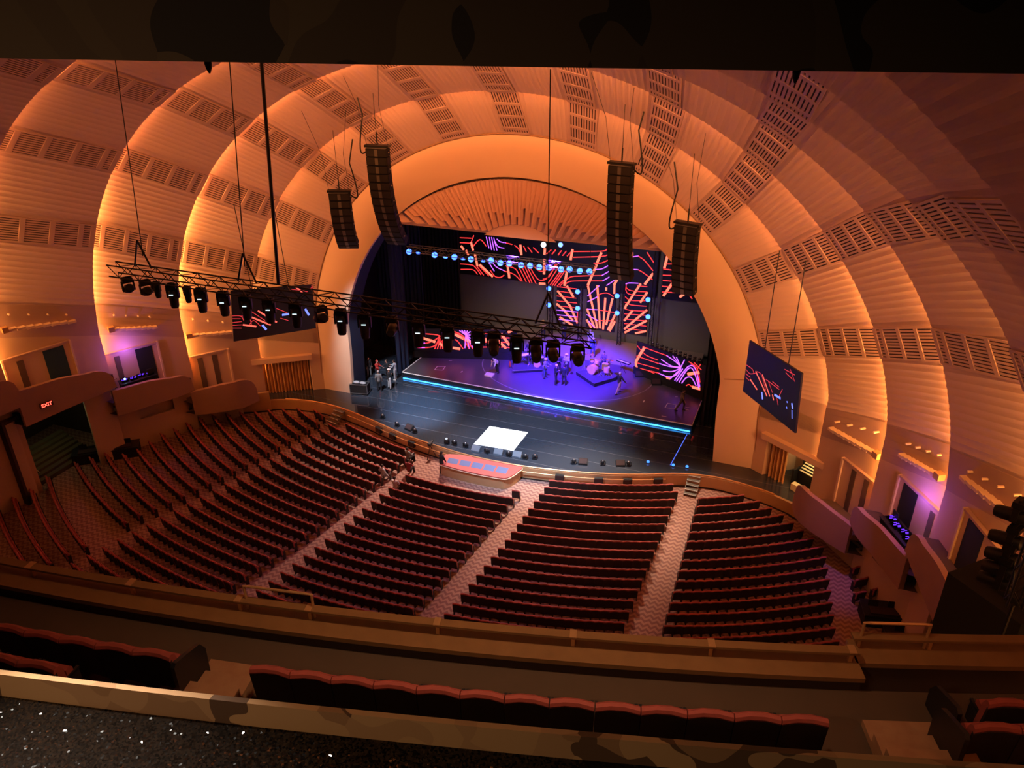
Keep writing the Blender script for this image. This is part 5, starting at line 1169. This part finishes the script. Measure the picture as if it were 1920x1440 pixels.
# ------------------------------------------------------------------ band gear
def riser(label, pts, h):
    Q = [onp(*p) for p in pts]; c = sum(Q, Vector())/len(Q); t = thing('riser', label, 'riser', (c.x, c.y, PZ))
    P = [(q.x-c.x, q.y-c.y) for q in Q]; mb = MB(); mb.prism(P, 0.04, h, BLACKM, mat('riser_top', (0.06, 0.055, 0.06), 0.5)); part(mb, 'deck', t)
    mb = MB(); ring = [Vector((x, y, h)) for x, y in P]; ring.append(ring[0]); mb.tube(ring, 0.025, ALU, 5); part(mb, 'edge_trim', t)
    for x, y in P: mb = MB(); mb.box((x*0.96, y*0.96, 0.06), (0.08, 0.08, 0.12), ALU); part(mb, 'foot', t)
    return t, c
rt, rc = riser('black drum riser with a metal edge set cornerwise on the platform', [(1080, 703), (1114, 726), (1158, 713), (1134, 691)], 0.34)
kt, kc = riser('low black keyboard riser left of the platform centre', [(961, 700), (1018, 697), (1014, 681), (966, 682)], 0.25)
GOLD = mat('drum_gold', (0.70, 0.42, 0.22), 0.35); DRUMW = mat('drum_head', (0.72, 0.62, 0.72), 0.5); CYM = mat('cymbal_brass', (0.75, 0.6, 0.45), 0.25, metal=0.9)
def drum_set(label, pos, rz, shell, sc=1.0):
    t = thing('drum_kit', label, 'drums', pos, rz)
    Mx = Matrix.Rotation(R(90), 3, 'X')
    mb = MB(); mb.lathe([(0.30, -0.22), (0.31, -0.2), (0.31, 0.2), (0.30, 0.22)], shell, (0, -0.35, 0.33), 24, Mx); b = part(mb, 'bass_drum', t, True)
    mb = MB(); mb.lathe([(0.28, 0.221), (0.27, 0.23)], BLACK, (0, -0.35, 0.33), 24, Mx); g = mb.build('front_head', b)
    mb = MB(); mb.lathe([(0.325, 0.19), (0.325, 0.235), (0.29, 0.236)], GOLD, (0, -0.35, 0.33), 24, Mx); g = mb.build('hoop', b)
    for nm, x, y, z, r, h, tilt in [('tom', -0.2, -0.2, 0.82, 0.15, 0.2, 18), ('tom', 0.18, -0.2, 0.82, 0.16, 0.22, 18), ('floor_tom', 0.55, 0.25, 0.45, 0.21, 0.4, 0), ('floor_tom', 0.85, 0.0, 0.42, 0.2, 0.36, 0), ('snare_drum', -0.35, 0.3, 0.6, 0.18, 0.14, 0)]:
        Mt = Matrix.Rotation(R(-tilt), 3, 'X'); mb = MB(); mb.lathe([(r, -h/2), (r, h/2)], shell, (x, y, z), 20, Mt); d = part(mb, nm, t, True)
        mb = MB(); mb.lathe([(r*0.97, h/2+0.003), (r*0.9, h/2+0.006)], DRUMW, (x, y, z), 20, Mt); mb.build('drum_head', d)
        mb = MB()
        for a in (0, 2.1, 4.2): mb.tube([(x+r*0.5*math.cos(a), y+r*0.5*math.sin(a), z-h/2), (x+r*1.0*math.cos(a), y+r*1.0*math.sin(a), 0.0)], 0.012, CHROME, 5)
        part(mb, 'stand', t)
    for x, y, z, r, tl in [(-0.75, -0.25, 1.15, 0.25, 15), (0.65, -0.35, 1.2, 0.26, 15), (-0.6, 0.3, 0.95, 0.19, 0), (1.0, 0.1, 1.1, 0.25, 12), (-0.2, -0.45, 1.3, 0.2, 12)]:
        Mt = Matrix.Rotation(R(-tl), 3, 'X'); mb = MB(); mb.lathe([(r, 0), (r*0.3, 0.02), (0.04, 0.045), (0.005, 0.05)], CYM, (x, y, z), 20, Mt); part(mb, 'cymbal', t, True)
        mb = MB(); mb.tube([(x, y, 0.0), (x, y, z)], 0.013, CHROME, 5)
        for a in (0, 2.1, 4.2): mb.tube([(x, y, 0.25), (x+0.22*math.cos(a), y+0.22*math.sin(a), 0.0)], 0.01, CHROME, 5)
        part(mb, 'cymbal_stand', t)
    t.scale = (sc, sc, sc); return t
q = onp(1117, 703); drum_set('gold drum kit with pale heads and cymbals on the cornerwise riser', (q.x, q.y, PZ+0.34), R(-20), GOLD, 1.3)
q = onp(1006, 689); drum_set('dark drum kit washed in blue beside the keyboards', (q.x, q.y, PZ+0.25), R(25), mat('drum_dark', (0.04, 0.04, 0.06), 0.3), 0.95)
def keyboard(label, pos, rz, L=1.4, m=WHITE):
    t = thing('keyboard', label, 'keyboard', pos, rz); mb = MB(); mb.box((0, 0, 0.95), (L, 0.34, 0.1), m); part(mb, 'body', t); mb = MB(); mb.box((0, -0.06, 1.005), (L*0.92, 0.18, 0.015), WHITE); part(mb, 'keys', t)
    mb = MB()
    for s in (-1, 1): mb.tube([(-0.35*s, 0.1*s, 0.0), (0.35*s, 0.1*s, 0.93)], 0.02, BLACK, 5)
    part(mb, 'stand', t); return t
q = onp(982, 688); keyboard('white keyboard glowing blue on a tall stand at the left riser', (q.x, q.y, PZ+0.25), R(35), 1.7)
q = onp(1168, 697); keyboard('black keyboard on a stand right of the drums', (q.x, q.y, PZ), R(-20), 1.3, BLACK)
person('person seated behind the drums wearing a dark top', at(1130, 690, z=PZ)+Vector((0, 0.3, 0)), R(0), C_('plum', (0.16, 0.10, 0.10)), CB, arms='fwd', hair=HAIR, pose='sit')
mb = MB(); mb.lathe([(0.18, 0.0), (0.16, 0.03), (0.03, 0.04), (0.03, 0.42), (0.18, 0.44), (0.18, 0.5), (0.02, 0.51)], BLACK); q = at(1130, 690, z=PZ)+Vector((0, 0.35, 0)); tag(mb.build('drum_stool', loc=(q.x, q.y, PZ)), 'round black stool behind the gold drum kit', 'stool')
person('person with long dark hair behind the keyboards', at(985, 686, z=PZ)+Vector((0, 1.0, 0)), R(-10), CB, CB, arms='fwd', hair=HAIR, long_hair=True)
person('person with a hat half hidden behind the front truss at the rear left', Vector((-3.2, 15.2, 0.6)), R(0), CT, CB, arms='fwd', hair=mat('hat_tan', (0.6, 0.42, 0.2), 0.8), hat=True)
person('person in a dark top behind the front truss at the rear', Vector((-1.2, 15.4, 0.6)), R(0), CB, CB, arms='fold', hair=HAIRW, hat=True)
person('person in white bending at the rear by the lit panels', Vector((1.6, 14.6, 0.6)), R(30), CW, CW, arms='fwd', hair=HAIRW)
q = onp(956, 690); t = thing('guitar', 'orange red guitar leaning on a stand by the keyboard riser', 'guitar', (q.x, q.y, PZ), R(-40)); Mx = Matrix.Rotation(R(14), 3, 'Y')
mb = MB(); mb.ball((0, 0, 0.3), 0.2, mat('guitar_red', (0.65, 0.12, 0.05), 0.3), 16, 10, (1, 0.22, 1)); mb.ball((0.04, 0, 0.55), 0.15, mat('guitar_red', (0.65, 0.12, 0.05)), 16, 10, (1, 0.22, 1)); part(mb, 'body', t, True)
mb = MB(); mb.box((0.12, 0, 0.95), (0.06, 0.03, 0.75), SEATBACK, M=Mx); part(mb, 'neck', t)
mb = MB(); mb.tube([(-0.15, 0.15, 0), (0.05, 0.03, 0.5), (0.2, 0.15, 0)], 0.015, BLACK, 5); part(mb, 'stand', t)
def wedge(label, pos, rz, group=None, sc=1.0, light=False):
    t = thing('wedge_monitor' , label, 'speaker', pos, rz, group); mb = MB(); pr = [(-0.25, 0), (0.25, 0), (0.25, 0.12), (-0.08, 0.42), (-0.25, 0.36)]
    mb.add([(-0.35, y, z) for y, z in pr]+[(0.35, y, z) for y, z in pr], [tuple(range(4, -1, -1)), tuple(range(5, 10))]+[(i, (i+1) % 5, 5+(i+1) % 5, 5+i) for i in range(5)], BLACKM if not light else mat('pale_grille', (0.11, 0.14, 0.18), 0.6)); part(mb, 'cabinet', t)
    mb = MB(); Mx = Matrix.Rotation(math.atan2(-0.30, 0.33), 3, 'X'); mb.box((0, 0.09, 0.275), (0.6, 0.38, 0.02), SLOT if not light else mat('pale_grille', (0.35, 0.4, 0.46)), M=Mx); part(mb, 'grille', t); t.scale = (sc, sc, sc); return t
for k, (px, py, r) in enumerate([(1199, 705, 200), (1230, 720, 200), (897, 668, 160), (769, 668, 160)]):
    q = onp(px, py) if k != 3 else onp(870, 669); wedge('black monitor speaker on the platform, %s' % ['by the right LED wall, upper one', 'by the right LED wall, lower one', 'in front of the left LED wall', 'at the rear left of the platform'][k], (q.x, q.y, PZ), R(r), None, 1.1)
q = onp(918, 704); mb = MB(); mb.box((0, 0, 0.08), (0.75, 0.55, 0.14), mat('pale_pink_box', (0.8, 0.68, 0.72), 0.5)); o = mb.build('floor_box', loc=(q.x, q.y, PZ)); tag(o, 'pale flat box on the platform before the bending person', 'box')
q = onp(1072, 700); t = thing('microphone_stand', 'thin microphone stand between the standing people and the drums', 'stand', (q.x, q.y, PZ)); mb = MB(); mb.tube([(0, 0, 0.02), (0, 0, 1.55)], 0.018, BLACK, 6); part(mb, 'pole', t); mb = MB(); mb.lathe([(0.15, 0), (0.15, 0.025), (0.02, 0.04)], BLACK); part(mb, 'base', t); mb = MB(); mb.ball((0, -0.02, 1.58), 0.035, CHROME); part(mb, 'microphone', t)
# lamps standing on the right low LED wall
c, d, nrm, tt = RLD
for k in range(11):
    p = c+d*(-2.0+0.46*k); t = thing('floor_lamp_head', 'small dark stage lamp on top of the right LED wall, %s from its left end' % ORDW[k], 'stage light', (p.x, p.y, 3.65), R(10), 'lamps on the right LED wall')
    mb = MB(); mb.box((0, 0, 0.06), (0.22, 0.2, 0.12), BLACK); part(mb, 'base', t)
    mb = MB(); mb.box((-0.12, 0, 0.22), (0.03, 0.08, 0.28), BLACK); mb.box((0.12, 0, 0.22), (0.03, 0.08, 0.28), BLACK); part(mb, 'yoke', t)
    mb = MB(); mb.ball((0, 0, 0.34), 0.11, BLACK, 10, 6); mb.ball((0, -0.05, 0.40), 0.06, CHROME, 10, 6); part(mb, 'head', t, True)
# flight case
q = on0(676, 737); t = thing('flight_case', 'open black flight case with metal edges at the left edge of the stage', 'case', (q.x, q.y, 0), R(12))
mb = MB(); mb.box((0, 0, 0.55), (1.5, 0.75, 0.8), BLACKM); part(mb, 'body', t)
mb = MB()
for sx in (-1, 1):
    for sy in (-1, 1): mb.box((sx*0.75, sy*0.375, 0.55), (0.05, 0.05, 0.84), CHROME)
for z in (0.15, 0.95):
    for sy in (-1, 1): mb.box((0, sy*0.375, z), (1.5, 0.05, 0.05), CHROME)
    for sx in (-1, 1): mb.box((sx*0.75, 0, z), (0.05, 0.75, 0.05), CHROME)
part(mb, 'metal_edging', t)
for sx in (-1, 1):
    for sy in (-1, 1): mb = MB(); mb.lathe([(0.06, -0.02), (0.06, 0.02)], BLACK, (sx*0.6, sy*0.28, 0.07), 12, Matrix.Rotation(R(90), 3, 'X')); part(mb, 'wheel', t)
mb = MB(); mb.ball((-0.3, 0, 1.0), 0.2, CLG, 10, 6, (1.5, 1, 0.5)); mb.ball((0.3, 0.05, 1.0), 0.18, CLG, 10, 6, (1.7, 1, 0.5)); tag(mb.build('cable_bundle', loc=t.location), 'heap of pale cloth and cables in the open flight case', 'cables'); bpy.context.view_layer.update()
# foot lamps and monitors along the edge of the apron
FL = [(718, 784, 'l'), (745, 799, 'l'), (768, 805, 'w'), (778, 811, 'l'), (838, 831, 'b'), (852, 834, 'l'), (873, 838, 'l'), (893, 845, 'g'), (913, 849, 'l'), (935, 851, 'g'), (954, 855, 'l'), (970, 856, 'g'), (985, 860, 'l'), (1003, 860, 'l'), (1076, 869, 'l'), (1093, 869, 'w'), (1130, 871, 'l'), (1163, 872, 'w'), (1178, 873, 'l')]
for k, (px, py, kd) in enumerate(FL):
    q = on0(px, py); rz = math.atan2(q.x, YC-q.y)
    if kd in ('w', 'g'): wedge('%s monitor speaker at the apron edge, item %s from the left' % ('pale' if kd == 'g' else 'black', ORDW[k]), (q.x, q.y, 0.0), rz+math.pi, 'items along the apron edge', 0.95, kd == 'g')
    else:
        t = thing('foot_light', 'small foot lamp at the apron edge, item %s from the left' % ORDW[k], 'stage light', (q.x, q.y, 0), rz, 'items along the apron edge')
        mb = MB(); mb.box((0, 0, 0.04), (0.34, 0.3, 0.08), BLACK); part(mb, 'base', t)
        mb = MB(); mb.box((-0.2, 0, 0.17), (0.03, 0.1, 0.3), BLACK); mb.box((0.2, 0, 0.17), (0.03, 0.1, 0.3), BLACK); part(mb, 'yoke', t)
        mb = MB(); mb.ball((0, 0, 0.24), 0.15 if kd != 'b' else 0.22, BLACK, 12, 8); mb.ball((0, -0.02, 0.34), 0.06 if kd != 'b' else 0.14, CHROME if kd != 'b' else emit('soft_white_lens', (0.8, 0.9, 1.0), 0.8), 12, 8); part(mb, 'head', t, True)
for k, (px, py) in enumerate([(1262, 874), (1288, 877), (1215, 868)]):
    q = on0(px, py); mb = MB(); mb.ball((0, 0, 0.1), 0.11, emit('deep_blue_glow', (0.04, 0.2, 1.0), 2.5), 12, 8); mb.box((0, 0, 0.03), (0.2, 0.2, 0.06), BLACK); tag(mb.build('blue_marker_lamp', loc=q), 'small glowing blue lamp at the right front of the apron, %s' % ['middle of three', 'rightmost', 'leftmost'][k], 'lamp', 'blue lamps at the apron')
# removable steps at both ends of the pit wall
def steps(label, A, B, n, w, rz):
    t = thing('stage_steps', label, 'steps', (B.x, B.y, OZ), rz); 
    for k in range(n):
        h = 0.95*(k+1)/n; mb = MB(); mb.box((0, 0.3*k, h-0.03), (w, 0.3, 0.05), ALU); mb.box((0, 0.3*k-0.14, h-0.005), (w, 0.03, 0.02), WHITE)
        part(mb, 'tread', t)
    for s in (-1, 1):
        mb = MB(); mb.tube([(s*w/2, -0.1, 0.02), (s*w/2, 0.3*n-0.2, 0.93)], 0.03, ALU, 5); mb.tube([(s*w/2, 0.3*n-0.2, 0.93), (s*w/2, 0.3*n-0.2, 0.02)], 0.025, ALU, 5); part(mb, 'side_rail', t)
a = at(1294, 932, z=OZ); steps('grey metal steps up to the stage at the right aisle', a, a+Vector((-0.05, 0.15, 0)), 5, 0.85, R(-2))
a = at(612, 803, z=OZ); steps('grey metal steps up to the stage at the left end of the pit wall', a, a+Vector((0.15, 0.3, 0)), 5, 1.0, R(-12))
# red topped console in front of the pit rail
CON = [at(*p, z=0.02) for p in ((831, 856), (848, 852), (915, 861), (975, 873.5), (971, 884), (951, 896), (932, 895), (880, 885), (830, 871.5), (824, 866))]
cc = sum(CON, Vector())/len(CON); cc.z = OZ
t = thing('control_console', 'large rounded console with a red padded top and blue glass panels', 'console', cc)
P = [(q.x-cc.x, q.y-cc.y) for q in CON]; PS2 = subdiv_path([P[-1]]+P+[P[0], P[1]], 5)[5:-5]
inn = [(x*0.97, y*0.95) for x, y in [(p.x, p.y) for p in PS2]]
mb = MB(); mb.prism(inn, 0.0, 0.86, WOOD); part(mb, 'wood_body', t, False)
mb = MB(); mb.prism([(p.x, p.y) for p in PS2], 0.86, 0.99, mat('red_padding', (0.50, 0.10, 0.085), 0.7)); part(mb, 'padded_top', t)
mb = MB(); ring = [Vector((p.x*1.005, p.y*1.005, 0.87)) for p in PS2]; mb.tube(ring+[ring[0]], 0.035, mat('cream_trim', (0.8, 0.62, 0.4), 0.4), 6); part(mb, 'trim', t)
for k in range(5):
    u0, u1 = k/5+0.015, (k+1)/5-0.015
    A = at(840, 858, z=0.045).lerp(at(956, 878, z=0.045), u0)-cc; B = at(840, 858, z=0.045).lerp(at(956, 878, z=0.045), u1)-cc; A2 = at(836, 867, z=0.045).lerp(at(950, 889, z=0.045), u0)-cc; B2 = at(836, 867, z=0.045).lerp(at(950, 889, z=0.045), u1)-cc
    mb = MB(); mb.add([A2, B2, B, A], [(0, 1, 2, 3)], mat('blue_glass', (0.16, 0.19, 0.34), 0.12, coat=0.5)); mb.add([A2-Vector((0, 0, 0.02)), B2-Vector((0, 0, 0.02)), B-Vector((0, 0, 0.02)), A-Vector((0, 0, 0.02))], [(3, 2, 1, 0)], BLACK); part(mb, 'glass_panel', t)
# people and gear at the front of the house
def onf(px, py): return at(px, py, z=OZ)
def srow(px, py): q = at(px, py, z=-0.05); return Vector((q.x, q.y, OZ-0.02))
person('person with dark hair in black working at the left end of the console', onf(829, 889), R(160), CB, CB, arms='reach', pose='stand', hair=HAIR, long_hair=True)
person('person in a grey top seated at the right end of the front left row', srow(765, 850), R(165), CG, CB, pose='sit', arms='fwd')
person('person lying back across seats in pale clothes in the left block', srow(718, 882), R(150), CLG, CG, pose='sit', arms='wide')
person('person in a maroon top seated at the left end of the centre rows', srow(766, 872), R(180), C_('maroon', (0.25, 0.03, 0.04)), CB, pose='sit', arms='fwd')
person('person in white seated low at the aisle end of the centre block', srow(741, 905), R(180), CW, CG, pose='sit', arms='fwd')
q = onf(808, 858); t = thing('camera_tripod', 'black video camera on a tripod beside the console', 'camera', q)
mb = MB()
for a in (0.3, 2.4, 4.5): mb.tube([(0, 0, 1.1), (0.45*math.cos(a), 0.45*math.sin(a), 0.02)], 0.022, BLACK, 6)
part(mb, 'tripod', t); mb = MB(); mb.box((0, 0, 1.22), (0.22, 0.42, 0.22), BLACK); mb.lathe([(0.07, -0.12), (0.08, 0.14)], BLACK, (0, 0.3, 1.24), 12, Matrix.Rotation(R(-90), 3, 'X')); part(mb, 'camera_body', t)
# equipment desks at both sides of the house
def desk_station(label, pos, rz, L, W, mons):
    t = thing('mixing_station', label, 'desk', pos, rz)
    mb = MB(); mb.box((0, 0, 0.4), (L, W, 0.8), BLACKM); part(mb, 'draped_base', t)
    mb = MB(); mb.box((0, 0, 0.83), (L+0.08, W+0.08, 0.06), BLACK); part(mb, 'top', t)
    for k in range(mons):
        x = -L/2+L*(k+0.5)/mons; mb = MB(); mb.box((x, 0.12, 1.12), (0.55, 0.05, 0.38), BLACK, M=Matrix.Rotation(R(-10), 3, 'X')); mb.box((x, 0.15, 0.9), (0.06, 0.06, 0.14), BLACK); part(mb, 'monitor', t)
    mb = MB(); mb.box((0, -W*0.18, 0.9), (L*0.8, W*0.45, 0.08), SLOT); part(mb, 'mixing_desk', t)
    return t
q = onf(180, 862); desk_station('long black draped desk by the far left wall of the orchestra', (q.x+0.6, q.y+0.6, OZ), R(38), 4.6, 1.2, 3)
q = onf(1668, 1165); t = desk_station('black technical desk with screens behind the small right block', (q.x, q.y, OZ), R(12), 3.2, 1.3, 3)
q = onf(1706, 1212); t = desk_station('second black technical desk nearest the mezzanine rail on the right', (q.x, q.y, OZ), R(12), 2.8, 1.1, 2)
person('person in black seated at the technical desk on the right', onf(1718, 1150)+Vector((0, 0, 0)), R(60), CB, CB, pose='sit', arms='fwd', skin=SKIN)
q = onf(1700, 1113); t = thing('follow_spot', 'pale cylindrical follow spot lying beside the right side wall', 'stage light', (q.x, q.y, OZ))
mb = MB(); mb.lathe([(0.2, -0.8), (0.24, -0.7), (0.24, 0.5), (0.3, 0.6), (0.3, 0.8)], mat('pale_metal', (0.55, 0.48, 0.42), 0.5), (0, 0, 1.0), 18, Matrix.Rotation(R(-75), 3, 'X') @ Matrix.Identity(3)); part(mb, 'barrel', t, True)
mb = MB()
for a in (0.3, 2.4, 4.5): mb.tube([(0, 0, 0.9), (0.5*math.cos(a), 0.5*math.sin(a), 0.02)], 0.03, BLACK, 6)
part(mb, 'tripod', t)
mb = MB()
for dx, dz in ((0, 0), (0.18, 0.12), (0.3, -0.06)): mb.ball((0.5+dx, -0.9, 0.75+dz), 0.035, REDLED, 8, 6)
part(mb, 'red_indicator', t)
q = onf(1655, 1180); 
for k, (px, py, c) in enumerate([(1641, 1148, CW), (1737, 1150, CLG), (1750, 1158, CLG)]):
    q = at(px, py, z=-0.05); mb = MB(); mb.ball((0, 0, 0.03), 0.16, c, 10, 6, (1.2, 0.9, 0.3)); 
# front-of-house tower at the far right with moving heads, and the covered stack below it
tx, ty = 25.6, -29.6; fz0 = 7.6
pA = at(1899, 1075, x=25.6); pB = at(1912, 925, x=25.6)
t = thing('lighting_ladder', 'black upright lighting ladder at the far right edge', 'truss', (pA.x+0.25, pA.y, pA.z-1.0))
truss_parts(t, 6.2, 0.35, 0.35, BLACK, 0.5, 0.035, 'Z')
mb = MB(); mb.tube([(0, 0, 0), (0, 0, -(pA.z-1.0-fz0))], 0.06, BLACK, 8); part(mb, 'foot_pole', t)
for k, (px, py) in enumerate([(1910, 935), (1900, 982), (1892, 1015), (1886, 1040), (1878, 1062)]):
    q = at(px, py, x=25.6); moving_head('moving_head_light', 'black moving head on the far right lighting ladder, %s from the top' % ORDW[k], 'moving heads on the right ladder', (q.x+0.1, q.y, q.z), R(60), R(80), 0.9, None, False)
q = at(1850, 1150, x=26.6); t = thing('covered_speaker_stack', 'big black covered stack standing on its corner on the upper right gallery', 'stack', (27.0, q.y, q.z-1.6), R(45))
mb = MB(); mb.box((0, 0, 1.3), (2.6, 2.6, 3.2), BLACKM); part(mb, 'cover', t); mb = MB(); mb.box((0, 0, 2.95), (1.4, 1.4, 0.3), BLACKM); part(mb, 'top_hump', t)
for k, (px, py) in enumerate([(1829, 1192), (1845, 1217)]):
    q = at(px, py, z=7.75); mb = MB(); mb.ball((0, 0, 0), 0.05, emit('tiny_blue', (0.08, 0.2, 1.0), 4), 8, 6); mb.box((0, 0.05, -0.06), (0.25, 0.2, 0.08), BLACK); tag(mb.build('indicator_light', loc=q), 'tiny blue indicator light below the covered stack, %s' % ['upper', 'lower'][k], 'light')
